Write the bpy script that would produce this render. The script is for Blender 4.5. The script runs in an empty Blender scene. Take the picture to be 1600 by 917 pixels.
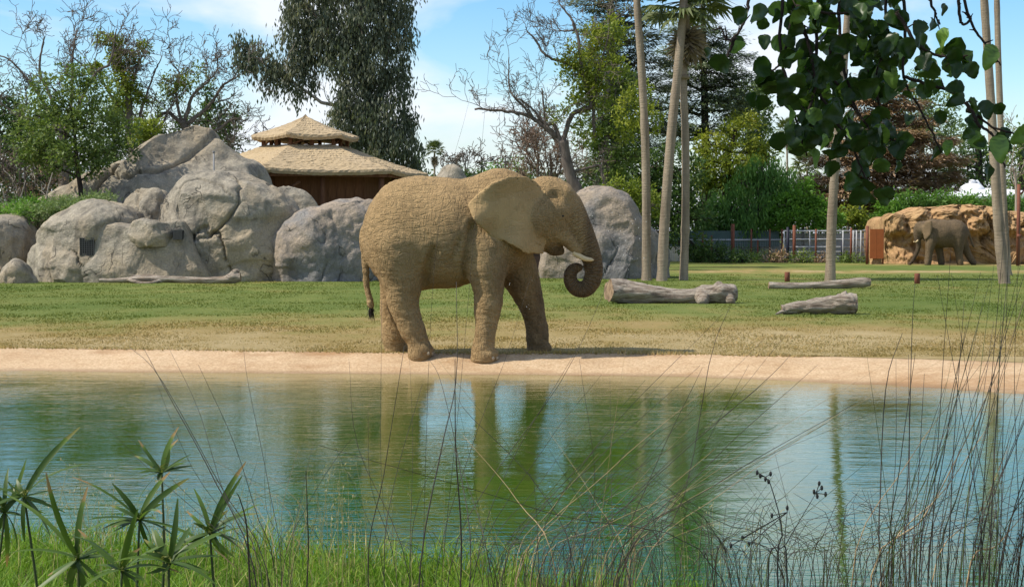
import bpy, bmesh, math, random
import numpy as np
from mathutils import Vector, Matrix

# ------------------------------------------------------------------ camera, sky, sun
SC = bpy.context.scene
COL = SC.collection
F_PX, W_PX, H_PX = 2500.0, 1600.0, 917.0
CAM_Z, HORIZON = 1.9, 362.0
PITCH = math.atan((H_PX / 2 - HORIZON) / F_PX)
cam_d = bpy.data.cameras.new('camera'); cam = bpy.data.objects.new('camera', cam_d); COL.objects.link(cam)
cam_d.sensor_width = 36.0; cam_d.lens = F_PX / W_PX * 36.0
cam_d.clip_start = 0.1; cam_d.clip_end = 5000
cam.location = (0, 0, CAM_Z); cam.rotation_euler = (math.pi / 2 - PITCH, 0, 0)
SC.camera = cam

SUN_EL, SUN_AZ = math.radians(52), math.radians(10)      # from the left, a little from the camera's side
sun_dir = Vector((-math.cos(SUN_AZ) * math.cos(SUN_EL), -math.sin(SUN_AZ) * math.cos(SUN_EL), math.sin(SUN_EL)))
sd = bpy.data.lights.new('sun', 'SUN'); sun = bpy.data.objects.new('sun', sd); COL.objects.link(sun)
sd.energy = 4.4; sd.angle = math.radians(0.53); sd.color = (1.0, 0.93, 0.82)
sun.rotation_euler = sun_dir.to_track_quat('Z', 'Y').to_euler(); sun.location = (-30, -10, 40)

world = bpy.data.worlds.new('World'); SC.world = world; world.use_nodes = True
wn = world.node_tree; wn.nodes.clear()
def W(t, **k):
    n = wn.nodes.new(t)
    for a, b in k.items(): setattr(n, a, b)
    return n
sky = W('ShaderNodeTexSky', sky_type='NISHITA', sun_disc=False, sun_elevation=SUN_EL,
        sun_rotation=math.atan2(sun_dir.x, sun_dir.y) % (2 * math.pi), altitude=100, air_density=1.0, dust_density=0.6, ozone_density=1.6)
tc = W('ShaderNodeTexCoord'); sep = W('ShaderNodeSeparateXYZ'); wn.links.new(tc.outputs['Generated'], sep.inputs[0])
def wmath(op, a, b=None):
    n = W('ShaderNodeMath', operation=op)
    for i, v in enumerate((a, b)):
        if v is None: continue
        if isinstance(v, (int, float)): n.inputs[i].default_value = v
        else: wn.links.new(v, n.inputs[i])
    return n.outputs[0]
zc = wmath('MAXIMUM', sep.outputs[2], 0.0)
den = wmath('ADD', zc, 0.16)
comb = W('ShaderNodeCombineXYZ')
wn.links.new(wmath('DIVIDE', sep.outputs[0], den), comb.inputs[0])
wn.links.new(wmath('DIVIDE', sep.outputs[1], den), comb.inputs[1])
cn = W('ShaderNodeTexNoise'); cn.inputs['Scale'].default_value = 1.15; cn.inputs['Detail'].default_value = 7; cn.inputs['Roughness'].default_value = 0.52
cn.inputs['Distortion'].default_value = 0.35
mp = W('ShaderNodeMapping'); mp.inputs['Location'].default_value = (3.55, 0.4, 0.0); mp.inputs['Scale'].default_value = (1.0, 0.75, 1)
wn.links.new(comb.outputs[0], mp.inputs[0]); wn.links.new(mp.outputs[0], cn.inputs['Vector'])
cr = W('ShaderNodeValToRGB'); cr.color_ramp.elements[0].position = 0.45; cr.color_ramp.elements[1].position = 0.60
wn.links.new(cn.outputs[0], cr.inputs[0])
# thin haze near the horizon
hz = W('ShaderNodeMapRange'); hz.inputs['From Min'].default_value = 0.0; hz.inputs['From Max'].default_value = 0.09
hz.inputs['To Min'].default_value = 0.85; hz.inputs['To Max'].default_value = 0.05
wn.links.new(zc, hz.inputs[0])
hsv = W('ShaderNodeHueSaturation'); hsv.inputs['Saturation'].default_value = 1.5; hsv.inputs['Value'].default_value = 1.25
wn.links.new(sky.outputs[0], hsv.inputs['Color'])
mc = W('ShaderNodeMix', data_type='RGBA'); wn.links.new(wmath('MULTIPLY', cr.outputs[0], 0.85), mc.inputs[0])
wn.links.new(hsv.outputs[0], mc.inputs[6]); mc.inputs[7].default_value = (7.2, 7.35, 7.7, 1)      # cloud
mx = W('ShaderNodeMix', data_type='RGBA'); wn.links.new(hz.outputs[0], mx.inputs[0])
wn.links.new(mc.outputs[2], mx.inputs[6]); mx.inputs[7].default_value = (5.3, 5.65, 6.4, 1)     # pale air low over the horizon
bg = W('ShaderNodeBackground'); bg.inputs[1].default_value = 0.11
wn.links.new(mx.outputs[2], bg.inputs[0])
wo = W('ShaderNodeOutputWorld'); wn.links.new(bg.outputs[0], wo.inputs[0])

SC.view_settings.view_transform = 'Standard'; SC.view_settings.look = 'None'
SC.view_settings.gamma = 1.0; SC.view_settings.use_curve_mapping = False; SC.view_settings.exposure = 0.42
SC.cycles.use_denoising = True
SC.cycles.max_bounces = 8; SC.cycles.diffuse_bounces = 3; SC.cycles.glossy_bounces = 3
SC.cycles.transmission_bounces = 4; SC.cycles.transparent_max_bounces = 8
SC.cycles.caustics_reflective = False; SC.cycles.caustics_refractive = False

# ------------------------------------------------------------------ helpers
def P(px, py, Y):
    """the point at depth Y (metres from the camera) on the ray through a photograph pixel"""
    u = (px - W_PX / 2) / F_PX; v = -(py - H_PX / 2) / F_PX
    ct, st = math.cos(PITCH), math.sin(PITCH)
    dy = ct + v * st; dz = -st + v * ct
    s = Y / dy
    return np.array((u * s, Y, CAM_Z + dz * s))
def gy(py, z=0.0):
    """depth at which a pixel row meets the level z"""
    v = -(py - H_PX / 2) / F_PX; ct, st = math.cos(PITCH), math.sin(PITCH)
    return (z - CAM_Z) * (ct + v * st) / (-st + v * ct)
def mpp(Y): return Y / F_PX

def _hash(ix, iy, iz, seed):
    h = (ix.astype(np.int64) * 374761393 + iy.astype(np.int64) * 668265263 + iz.astype(np.int64) * 2147483647 + seed * 1274126177) & 0xFFFFFFFF
    h = ((h ^ (h >> 13)) * 1274126177) & 0xFFFFFFFF
    h = h ^ (h >> 16)
    return h
def perlin(p, seed=0):
    p = np.asarray(p, dtype=np.float64)
    i = np.floor(p).astype(np.int64); f = p - i
    u = f * f * f * (f * (f * 6 - 15) + 10)
    out = 0
    for dx in (0, 1):
        wx = u[:, 0] if dx else 1 - u[:, 0]
        for dy in (0, 1):
            wy = u[:, 1] if dy else 1 - u[:, 1]
            for dz in (0, 1):
                wz = u[:, 2] if dz else 1 - u[:, 2]
                h = _hash(i[:, 0] + dx, i[:, 1] + dy, i[:, 2] + dz, seed)
                a = (h & 0xFFFF) / 65535.0 * 2 * np.pi; c = ((h >> 16) & 0xFFFF) / 65535.0 * 2 - 1
                s = np.sqrt(np.maximum(0, 1 - c * c))
                g = (f[:, 0] - dx) * s * np.cos(a) + (f[:, 1] - dy) * s * np.sin(a) + (f[:, 2] - dz) * c
                out = out + wx * wy * wz * g
    return out
def fbm(p, seed=0, oct=4, lac=2.0, gain=0.5):
    a, s, o = 1.0, 1.0, 0
    for k in range(oct):
        o = o + a * perlin(np.asarray(p) * s + k * 17.3, seed + k); a *= gain; s *= lac
    return o

def mesh_np(name, V, faces, tint=None, smooth=True, attrs=None):
    """V (n,3); faces: an (m,k) int array or a list of such arrays"""
    if isinstance(faces, np.ndarray): faces = [faces]
    faces = [f for f in faces if len(f)]
    me = bpy.data.meshes.new(name)
    V = np.asarray(V, dtype=np.float32)
    me.vertices.add(len(V)); me.vertices.foreach_set('co', V.ravel())
    tot = np.concatenate([np.full(len(f), f.shape[1], dtype=np.int32) for f in faces])
    idx = np.concatenate([f.ravel() for f in faces]).astype(np.int32)
    st = np.concatenate([[0], np.cumsum(tot)[:-1]]).astype(np.int32)
    me.loops.add(len(idx)); me.loops.foreach_set('vertex_index', idx)
    me.polygons.add(len(tot)); me.polygons.foreach_set('loop_start', st); me.polygons.foreach_set('loop_total', tot)
    me.polygons.foreach_set('use_smooth', np.full(len(tot), bool(smooth)))
    if tint is not None:
        a = me.attributes.new('tint', 'FLOAT', 'FACE' if len(tint) == len(tot) else 'POINT')
        a.data.foreach_set('value', np.asarray(tint, dtype=np.float32))
    for k, v in (attrs or {}).items():
        a = me.attributes.new(k, 'FLOAT', 'POINT'); a.data.foreach_set('value', np.asarray(v, dtype=np.float32))
    me.update(calc_edges=True); me.validate(verbose=False)
    return me
def link(name, me, mat, parent=None, loc=None):
    o = bpy.data.objects.new(name, me); COL.objects.link(o)
    if me is not None and mat is not None:
        if isinstance(mat, (list, tuple)):
            for m in mat: me.materials.append(m)
        elif not me.materials: me.materials.append(mat)
    if parent is not None: o.parent = parent
    if loc is not None: o.location = loc
    return o
def obj(name, V, faces, mat, parent=None, origin=None, **k):
    """a mesh object; V in world metres, origin = where its own origin goes (children of an Empty at world point O pass parent and inherit O)"""
    V = np.asarray(V, dtype=float)
    base = np.zeros(3)
    if parent is not None:
        q = parent
        while q is not None: base = base + np.array(q.location); q = q.parent
        org = base if origin is None else np.asarray(origin, float)
    else:
        org = np.zeros(3) if origin is None else np.asarray(origin, float)
    o = link(name, mesh_np(name, V - org, faces, **k), mat, parent, tuple(org - base))
    return o
def tag(o, label=None, cat=None, group=None, kind=None):
    if label: o['label'] = label
    if cat: o['category'] = cat
    if group: o['group'] = group
    if kind: o['kind'] = kind
    return o
def thing(name, label, cat, loc, group=None):
    o = bpy.data.objects.new(name, None); COL.objects.link(o); o.location = tuple(loc); o.empty_display_size = 0.3
    return tag(o, label, cat, group)

class MB:
    """collects pieces of one mesh"""
    def __init__(s): s.V = []; s.Q = []; s.T = []; s.n = 0; s.tq = []; s.tt = []
    def add(s, V, Q=None, T=None, tint=0.5):
        V = np.asarray(V, float)
        if Q is not None and len(Q): s.Q.append(np.asarray(Q, int) + s.n); s.tq.append(np.full(len(Q), tint) if np.isscalar(tint) else np.asarray(tint))
        if T is not None and len(T): s.T.append(np.asarray(T, int) + s.n); s.tt.append(np.full(len(T), tint) if np.isscalar(tint) else np.asarray(tint))
        s.V.append(V); s.n += len(V)
    def box(s, c, size, rotz=0.0, taper=1.0):
        c = np.asarray(c, float); h = np.asarray(size, float) / 2
        v = np.array([(x, y, z) for z in (-1, 1) for y in (-1, 1) for x in (-1, 1)], float)
        v[:, :2] *= np.where(v[:, 2:3] > 0, taper, 1.0)
        v = v * h
        if rotz:
            ca, sa = math.cos(rotz), math.sin(rotz)
            v = np.stack([v[:, 0] * ca - v[:, 1] * sa, v[:, 0] * sa + v[:, 1] * ca, v[:, 2]], 1)
        s.add(v + c, [(0, 2, 3, 1), (4, 5, 7, 6), (0, 1, 5, 4), (2, 6, 7, 3), (0, 4, 6, 2), (1, 3, 7, 5)])
    def tube(s, path, rad, sides=6, cap=True, tint=0.5):
        V, Q, T = tube(path, rad, sides, cap); s.add(V, Q, T, tint)
    def faces(s): return [np.concatenate(a) for a in (s.Q, s.T) if a]
    def tint(s): return np.concatenate([np.concatenate(a) for a in (s.tq, s.tt) if a])
    def build(s, name, mat, parent=None, origin=None, smooth=True):
        return obj(name, np.concatenate(s.V), s.faces(), mat, parent, origin, tint=s.tint(), smooth=smooth)
def tube(path, rad, sides=6, cap=True):
    p = np.asarray(path, float); n = len(p); rad = np.broadcast_to(np.asarray(rad, float), (n,))
    t = np.gradient(p, axis=0); t /= np.linalg.norm(t, axis=1, keepdims=True) + 1e-12
    a = np.array((0, 0, 1.0)) if abs(t[0, 2]) < 0.9 else np.array((1.0, 0, 0))
    u = np.zeros_like(p); u0 = np.cross(t[0], a); u0 /= np.linalg.norm(u0); u[0] = u0
    for i in range(1, n):
        w = u[i - 1] - t[i] * np.dot(u[i - 1], t[i]); u[i] = w / (np.linalg.norm(w) + 1e-12)
    v = np.cross(t, u)
    ang = np.arange(sides) * 2 * np.pi / sides
    V = (p[:, None] + rad[:, None, None] * (np.cos(ang)[None, :, None] * u[:, None] + np.sin(ang)[None, :, None] * v[:, None])).reshape(-1, 3)
    i = np.arange(n - 1)[:, None] * sides; j = np.arange(sides)[None]; j2 = (j + 1) % sides
    Q = np.stack([i + j, i + j2, i + sides + j2, i + sides + j], -1).reshape(-1, 4)
    T = None
    if cap:
        V = np.concatenate([V, p[:1], p[-1:]]); c0 = n * sides
        T = [(c0, (k + 1) % sides, k) for k in range(sides)] + [(c0 + 1, (n - 1) * sides + k, (n - 1) * sides + (k + 1) % sides) for k in range(sides)]
    return V, Q, np.array(T) if T else None
def spline(pts, n):
    """smooth curve through the points (Catmull-Rom), n samples; columns may be anything"""
    p = np.asarray(pts, float); m = len(p)
    if m == 2: return p[0] + (p[1] - p[0]) * np.linspace(0, 1, n)[:, None]
    q = np.concatenate([2 * p[:1] - p[1:2], p, 2 * p[-1:] - p[-2:-1]])
    x = np.linspace(0, m - 1 - 1e-9, n); i = x.astype(int); t = (x - i)[:, None]
    a, b, c, d = q[i], q[i + 1], q[i + 2], q[i + 3]
    return 0.5 * (2 * b + (c - a) * t + (2 * a - 5 * b + 4 * c - d) * t ** 2 + (3 * b - a - 3 * c + d) * t ** 3)

# ------------------------------------------------------------------ materials
class Mat:
    def __init__(s, name):
        s.m = bpy.data.materials.new(name); s.m.use_nodes = True; s.nt = s.m.node_tree; s.nt.nodes.clear()
        s.out = s.n('ShaderNodeOutputMaterial'); s.tc = None
    def n(s, t, **k):
        n = s.nt.nodes.new(t)
        for a, b in k.items(): setattr(n, a, b)
        return n
    def put(s, sock, v):
        if v is None: return
        if isinstance(v, bpy.types.NodeSocket): s.nt.links.new(v, sock)
        elif isinstance(v, (tuple, list)) and len(v) == 3 and sock.type == 'RGBA': sock.default_value = (*v, 1)
        else: sock.default_value = v
    def co(s, scale=(1, 1, 1), kind='Object', loc=(0, 0, 0), rot=(0, 0, 0)):
        if s.tc is None: s.tc = s.n('ShaderNodeTexCoord')
        m = s.n('ShaderNodeMapping'); s.nt.links.new(s.tc.outputs[kind], m.inputs[0])
        m.inputs['Scale'].default_value = scale; m.inputs['Location'].default_value = loc; m.inputs['Rotation'].default_value = rot
        return m.outputs[0]
    def noise(s, scale=5, detail=4, rough=0.55, vec=None, dist=0.0):
        n = s.n('ShaderNodeTexNoise'); s.put(n.inputs['Vector'], vec if vec is not None else s.co())
        n.inputs['Scale'].default_value = scale; n.inputs['Detail'].default_value = detail; n.inputs['Roughness'].default_value = rough
        n.inputs['Distortion'].default_value = dist
        return n.outputs[0]
    def voro(s, scale=5, vec=None, feat='DISTANCE_TO_EDGE', rand=1.0):
        n = s.n('ShaderNodeTexVoronoi', feature=feat); s.put(n.inputs['Vector'], vec if vec is not None else s.co())
        n.inputs['Scale'].default_value = scale; n.inputs['Randomness'].default_value = rand
        return n.outputs['Distance'] if feat != 'F1C' else n.outputs['Color']
    def attr(s, name):
        n = s.n('ShaderNodeAttribute'); n.attribute_name = name; return n.outputs['Fac']
    def rnd(s):
        return s.n('ShaderNodeObjectInfo').outputs['Random']
    def ramp(s, fac, stops, interp='LINEAR'):
        n = s.n('ShaderNodeValToRGB'); s.put(n.inputs[0], fac); e = n.color_ramp; e.interpolation = interp
        while len(e.elements) < len(stops): e.elements.new(0.5)
        for k, (p, c) in zip(e.elements, stops):
            k.position = p; k.color = (*c, 1) if not isinstance(c, (int, float)) else (c, c, c, 1)
        return n.outputs[0]
    def mix(s, f, a, b, mode='MIX'):
        n = s.n('ShaderNodeMix', data_type='RGBA', blend_type=mode); s.put(n.inputs[0], f); s.put(n.inputs[6], a); s.put(n.inputs[7], b)
        return n.outputs[2]
    def math(s, op, a, b=None, c=None, clamp=False):
        n = s.n('ShaderNodeMath', operation=op, use_clamp=clamp); s.put(n.inputs[0], a); s.put(n.inputs[1], b); s.put(n.inputs[2], c)
        return n.outputs[0]
    def rng(s, v, a, b, c=0.0, d=1.0):
        n = s.n('ShaderNodeMapRange'); s.put(n.inputs[0], v)
        for i, x in zip((1, 2, 3, 4), (a, b, c, d)): n.inputs[i].default_value = x
        return n.outputs[0]
    def bump(s, h, strength=0.5, dist=0.05, normal=None):
        n = s.n('ShaderNodeBump'); n.inputs['Strength'].default_value = strength; n.inputs['Distance'].default_value = dist
        s.put(n.inputs['Height'], h); s.put(n.inputs['Normal'], normal); return n.outputs[0]
    def bsdf(s, color, rough=0.8, normal=None, spec=0.3, metal=0.0):
        b = s.n('ShaderNodeBsdfPrincipled'); s.put(b.inputs['Base Color'], color); s.put(b.inputs['Roughness'], rough); s.put(b.inputs['Normal'], normal)
        b.inputs['Specular IOR Level'].default_value = spec; b.inputs['Metallic'].default_value = metal
        return b.outputs[0]
    def done(s, sh): s.nt.links.new(sh, s.out.inputs['Surface']); return s.m

def plain(name, color, rough=0.7, var=0.25, scale=6.0, bump=0.3, metal=0.0, spec=0.3, dist=0.02):
    m = Mat(name); n = m.noise(scale, 5)
    c = m.mix(n, tuple(x * (1 - var) for x in color), tuple(min(1, x * (1 + var)) for x in color))
    return m.done(m.bsdf(c, rough, m.bump(m.noise(scale * 4, 4), bump, dist) if bump else None, spec, metal))
def leaf_mat(name, stops, trans=0.35, rough=0.55, spec=0.25, gain=1.0):
    """foliage; stops = colours along the per-leaf tint 0..1"""
    stops = [(p, tuple(x * gain for x in c)) for p, c in stops]
    m = Mat(name); c = m.ramp(m.attr('tint'), stops)
    c2 = m.mix(0.6, c, m.mix(1.0, c, (1.25, 1.35, 0.55), 'MULTIPLY'))
    p = m.bsdf(c, rough, None, spec)
    t = m.n('ShaderNodeBsdfTranslucent'); m.put(t.inputs['Color'], c2)
    x = m.n('ShaderNodeMixShader'); x.inputs[0].default_value = trans; m.nt.links.new(p, x.inputs[1]); m.nt.links.new(t.outputs[0], x.inputs[2])
    return m.done(x.outputs[0])
def bark_mat(name, a, b, scale=6.0, zs=0.25, rough=0.9, bump=0.6):
    m = Mat(name); v = m.co((1, 1, zs)); n = m.noise(scale, 6, 0.6, v)
    c = m.ramp(n, [(0.3, a), (0.7, b)])
    return m.done(m.bsdf(c, rough, m.bump(m.noise(scale * 3, 5, 0.65, v), bump, 0.03), 0.2))

# ------------------------------------------------------------------ ground, bank, pond
WATER_Z = -0.24
def curve(xs, ys):
    gx = np.linspace(-200, 200, 4001); g = np.interp(gx, xs, ys)
    k = np.hanning(15); k /= k.sum(); gp = np.pad(g, 7, mode='edge'); g = np.convolve(gp, k, 'valid')
    return lambda x: np.interp(x, gx, g)
_yb = curve([-60, -25, -8.4, -4.06, -1, 2, 3.9, 5.76, 7.4, 10, 18, 60], [30, 27.5, 26.2, 25.45, 24.95, 24.9, 24.5, 24.0, 23.2, 21.9, 17, 3])
_yw = curve([-60, -25, -7.84, -3.87, -1.9, .95, 2.8, 3.7, 5.3, 6.7, 10, 18, 60], [28.3, 25.8, 24.5, 24.15, 24.0, 23.8, 23.5, 23.0, 22.2, 21.1, 19.2, 14.5, 1])
_yn = curve([-60, -12, -3.5, -1.0, 0.5, 1.6, 3, 8, 60], [11.6, 11.2, 10.9, 10.4, 9.6, 8.9, 8.2, 7.2, 0])
def wob(x, s=1.0, seed=3):
    x = np.asarray(x, float); p = np.stack([x * s, np.zeros_like(x), np.zeros_like(x)], -1).reshape(-1, 3)
    return fbm(p, seed, 4).reshape(x.shape)
def y_bank(x): return _yb(x) + 0.10 * wob(x, 1.3, 5)
def y_water(x): return _yw(x) + 0.03 * wob(x, 0.9, 8)
def y_near(x): return _yn(x) + 0.18 * wob(x, 0.8, 11)
def bank_z(x, y):
    t = np.clip((y_bank(x) - y) / (y_bank(x) - y_water(x)), 0, 1)
    return WATER_Z * (0.35 * t + 0.65 * t * t * (3 - 2 * t))
def near_z(x, y):
    t = y_near(x) - y
    base = WATER_Z + np.where(t > 0, 0.055 * t, 0.45 * t)
    base = np.minimum(base, 0.28)
    p = np.stack([np.asarray(x, float) * 0.7, np.asarray(y, float) * 0.7, np.zeros_like(np.asarray(x, float))], -1).reshape(-1, 3)
    return base + 0.03 * fbm(p, 21, 3).reshape(np.shape(x)) * np.clip(t, 0, 1)
def grid_faces(nr, nc):
    i = np.arange(nr - 1)[:, None] * nc; j = np.arange(nc - 1)[None]
    return np.stack([i + j, i + j + 1, i + nc + j + 1, i + nc + j], -1).reshape(-1, 4)

# lawn
def lawn_color(m):
    big = m.noise(0.11, 4, 0.6, m.co((1, 0.35, 1)))
    mid = m.noise(0.55, 5, 0.65, m.co((1, 0.5, 1), loc=(7, 3, 0)))
    fine = m.noise(9.0, 5, 0.7)
    sep = m.n('ShaderNodeSeparateXYZ'); m.nt.links.new(m.co(), sep.inputs[0])
    near = m.rng(sep.outputs[1], 28.0, 40.0, 0.42, -0.03)           # drier, trampled turf next to the pond
    path = m.math('MULTIPLY', m.rng(m.math('ABSOLUTE', m.math('SUBTRACT', sep.outputs[1], 76.0)), 0.6, 4.5, 1.0, 0.0), m.rng(sep.outputs[0], 4, 9))
    path2 = m.math('MULTIPLY', m.rng(m.math('ABSOLUTE', m.math('SUBTRACT', sep.outputs[1], 92.0)), 1.0, 5.0, 1.0, 0.0), m.rng(sep.outputs[0], 16, 20))
    dry = m.math('ADD', m.math('MULTIPLY', big, 0.95), m.math('MULTIPLY', mid, 0.75))
    dry = m.math('ADD', dry, near)
    dry = m.math('ADD', dry, m.math('MULTIPLY', m.math('MAXIMUM', path, path2), m.rng(mid, 0.3, 0.6, 0.1, 0.5)))
    c = m.ramp(m.rng(dry, 0.66, 1.34), [(0.0, (0.115, 0.155, 0.034)), (0.3, (0.165, 0.190, 0.050)), (0.52, (0.24, 0.215, 0.070)), (0.75, (0.32, 0.235, 0.095)), (1.0, (0.42, 0.32, 0.17))])
    return m.mix(m.rng(fine, 0.3, 0.75, 0.75, 0.0), c, m.mix(1.0, c, (0.62, 0.66, 0.55), 'MULTIPLY')), fine
m = Mat('lawn_turf'); c, fine = lawn_color(m)
M_LAWN = m.done(m.bsdf(c, 0.95, m.bump(m.noise(14, 6, 0.75), 0.9, 0.05), 0.1))
xs = np.concatenate([np.linspace(-300, -22, 40), np.linspace(-21, 21, 170), np.linspace(22, 300, 40)])
tt = np.concatenate([np.linspace(0, 3, 22), np.linspace(3.4, 20, 40), np.linspace(22, 120, 50), np.array([150, 200, 300, 500, 900, 1800])])
X, T = np.meshgrid(xs, tt); Y = y_bank(X) + T
pz = np.stack([X * .35, Y * .35, 0 * X], -1).reshape(-1, 3)
Z = 0.035 * fbm(pz, 2, 3).reshape(X.shape) * np.clip(T / 3, 0, 1) 
V = np.stack([X, Y, Z + 0.004], -1).reshape(-1, 3)
tag(obj('lawn', V, grid_faces(len(tt), len(xs)), M_LAWN), kind='structure')

# sandy concrete rim of the pond with its slope under the water
m = Mat('bank_sand')
n1 = m.noise(0.7, 5, 0.6); n2 = m.noise(26, 5, 0.75); n3 = m.noise(90, 3, 0.7); stain = m.noise(0.9, 5, 0.6, m.co((0.55, 1.4, 3), loc=(4.4, 0, 0)))
c = m.ramp(n1, [(0.3, (0.56, 0.40, 0.24)), (0.7, (0.70, 0.53, 0.345))])
c = m.mix(m.rng(n2, 0.38, 0.62), m.mix(1.0, c, (0.70, 0.64, 0.56), 'MULTIPLY'), c)
c = m.mix(m.rng(n3, 0.58, 0.68, 0.0, 0.5), c, (0.26, 0.15, 0.085))
n4 = m.noise(4.5, 6, 0.7, m.co((0.7, 1.2, 1)))
c = m.mix(m.rng(n4, 0.48, 0.70, 0.0, 0.4), c, m.mix(1.0, c, (0.74, 0.62, 0.50), 'MULTIPLY'))
c = m.mix(m.rng(stain, 0.50, 0.68, 0.0, 0.75), c, (0.34, 0.19, 0.085))
sp = m.n('ShaderNodeSeparateXYZ'); m.nt.links.new(m.co(), sp.inputs[0])
wet = m.rng(sp.outputs[2], WATER_Z + 0.005, WATER_Z + 0.035, 1.0, 0.0)
c = m.mix(m.math('MULTIPLY', wet, 0.55), c, (0.22, 0.14, 0.075))
deep = m.rng(sp.outputs[2], -0.27, -0.62, 0.0, 1.0)
c = m.mix(deep, c, (0.07, 0.13, 0.018))
M_BANK = m.done(m.bsdf(c, 0.92, m.bump(m.math('ADD', n2, m.math('MULTIPLY', n3, 0.6)), 0.8, 0.03), 0.15))
xs = np.concatenate([np.linspace(-60, -13, 30), np.linspace(-12.5, 12.5, 420), np.linspace(13, 60, 30)])
tt = np.concatenate([np.linspace(-0.6, 0, 6), np.linspace(0, 1, 34)[1:], np.linspace(1, 5.5, 30)[1:]])
X, T = np.meshgrid(xs, tt)
yb, yw = y_bank(X), y_water(X)
Y = yb - T * (yb - yw)
Z = np.where(T <= 1, bank_z(X, Y), WATER_Z - 0.95 * (1 - np.exp(-(T - 1) * 0.8)))
Z = np.where(T < 0, T * 0.06, Z) - 0.35 * np.clip(T - 4.6, 0, 1)
pz = np.stack([X, Y, 0 * X], -1).reshape(-1, 3)
Z = Z + (0.022 * fbm(pz * 1.6, 4, 4) + 0.006 * fbm(pz * 14, 9, 3)).reshape(X.shape) * np.clip((T + .1) * 4, 0, 1)
V = np.stack([X, Y, Z], -1).reshape(-1, 3)
tag(obj('pond_bank', V, grid_faces(len(tt), len(xs)), M_BANK), kind='structure')
# pond bed under the water, green with algae
m = Mat('pond_bed_algae'); n1 = m.noise(0.35, 4, 0.6, m.co((0.6, 1, 1))); n2 = m.noise(2.2, 5, 0.6)
c = m.ramp(n1, [(0.3, (0.030, 0.105, 0.012)), (0.55, (0.058, 0.130, 0.010)), (0.75, (0.11, 0.15, 0.02))])
c = m.mix(m.rng(n2, 0.35, 0.7, 0.35, 0.0), c, (0.022, 0.085, 0.014))
M_BED = m.done(m.bsdf(c, 1.0, None, 0.0))
xs = np.linspace(-60, 60, 90); tt = np.linspace(0, 1, 24)
X, T = np.meshgrid(xs, tt); ya = y_water(X) - 1.0 * (y_bank(X) - y_water(X)); yc = y_near(X) - 0.6
Y = yc + (ya - yc) * T
Z = -1.15 + 0.22 * (np.abs(T - .5) * 2) ** 2 - 0.10
V = np.stack([X, Y, Z], -1).reshape(-1, 3)
tag(obj('pond_bed', V, grid_faces(len(tt), len(xs)), M_BED), kind='structure')
# water
m = Mat('pond_water')
w1 = m.noise(1.9, 4, 0.55, m.co((0.5, 1.7, 1), rot=(0, 0, 0.10)), 0.3)
w2 = m.noise(7.5, 3, 0.55, m.co((0.45, 1.7, 1), rot=(0, 0, -0.12)), 0.4)
w3 = m.noise(0.33, 3, 0.5, m.co((1, 1.2, 1), loc=(2, 5, 0)))
amp = m.rng(w3, 0.38, 0.66, 0.25, 1.0)
h = m.math('ADD', m.math('MULTIPLY', w1, 0.55), m.math('MULTIPLY', m.math('MULTIPLY', w2, amp), 0.55))
nb = m.bump(h, 0.22, 0.05)
fr = m.n('ShaderNodeFresnel'); fr.inputs[0].default_value = 1.50; m.put(fr.inputs['Normal'], nb)
gl = m.n('ShaderNodeBsdfGlossy'); gl.inputs['Color'].default_value = (0.93, 0.96, 0.95, 1); gl.inputs['Roughness'].default_value = 0.018; m.put(gl.inputs['Normal'], nb)
tr = m.n('ShaderNodeBsdfTransparent'); tr.inputs['Color'].default_value = (0.78, 0.92, 0.62, 1)
x = m.n('ShaderNodeMixShader'); m.put(x.inputs[0], fr.outputs[0]); m.nt.links.new(tr.outputs[0], x.inputs[1]); m.nt.links.new(gl.outputs[0], x.inputs[2])
M_WATER = m.done(x.outputs[0])
xs = np.linspace(-60, 60, 120); tt = np.linspace(0, 1, 30)
X, T = np.meshgrid(xs, tt); ya = y_water(X) + 0.5; yc = y_near(X) - 1.2
V = np.stack([X, yc + (ya - yc) * T, np.full_like(X, WATER_Z)], -1).reshape(-1, 3)
tag(obj('water', V, grid_faces(len(tt), len(xs)), M_WATER), kind='structure')
# soil of the bank on the camera's side
m = Mat('bank_soil'); n1 = m.noise(3, 5, 0.6)
M_SOIL = m.done(m.bsdf(m.ramp(n1, [(0.3, (0.05, 0.06, 0.018)), (0.7, (0.12, 0.105, 0.045))]), 0.95, m.bump(m.noise(20, 5), 0.7, 0.04), 0.1))
xs = np.concatenate([np.linspace(-60, -9, 25), np.linspace(-8.5, 8.5, 110), np.linspace(9, 60, 25)])
tt = np.concatenate([np.linspace(-2.2, 6, 66), np.linspace(6.5, 30, 30)])
X, T = np.meshgrid(xs, tt); Y = y_near(X) - T
V = np.stack([X, Y, near_z(X, Y)], -1).reshape(-1, 3)
tag(obj('near_bank', V, grid_faces(len(tt), len(xs)), M_SOIL), kind='structure')

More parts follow.
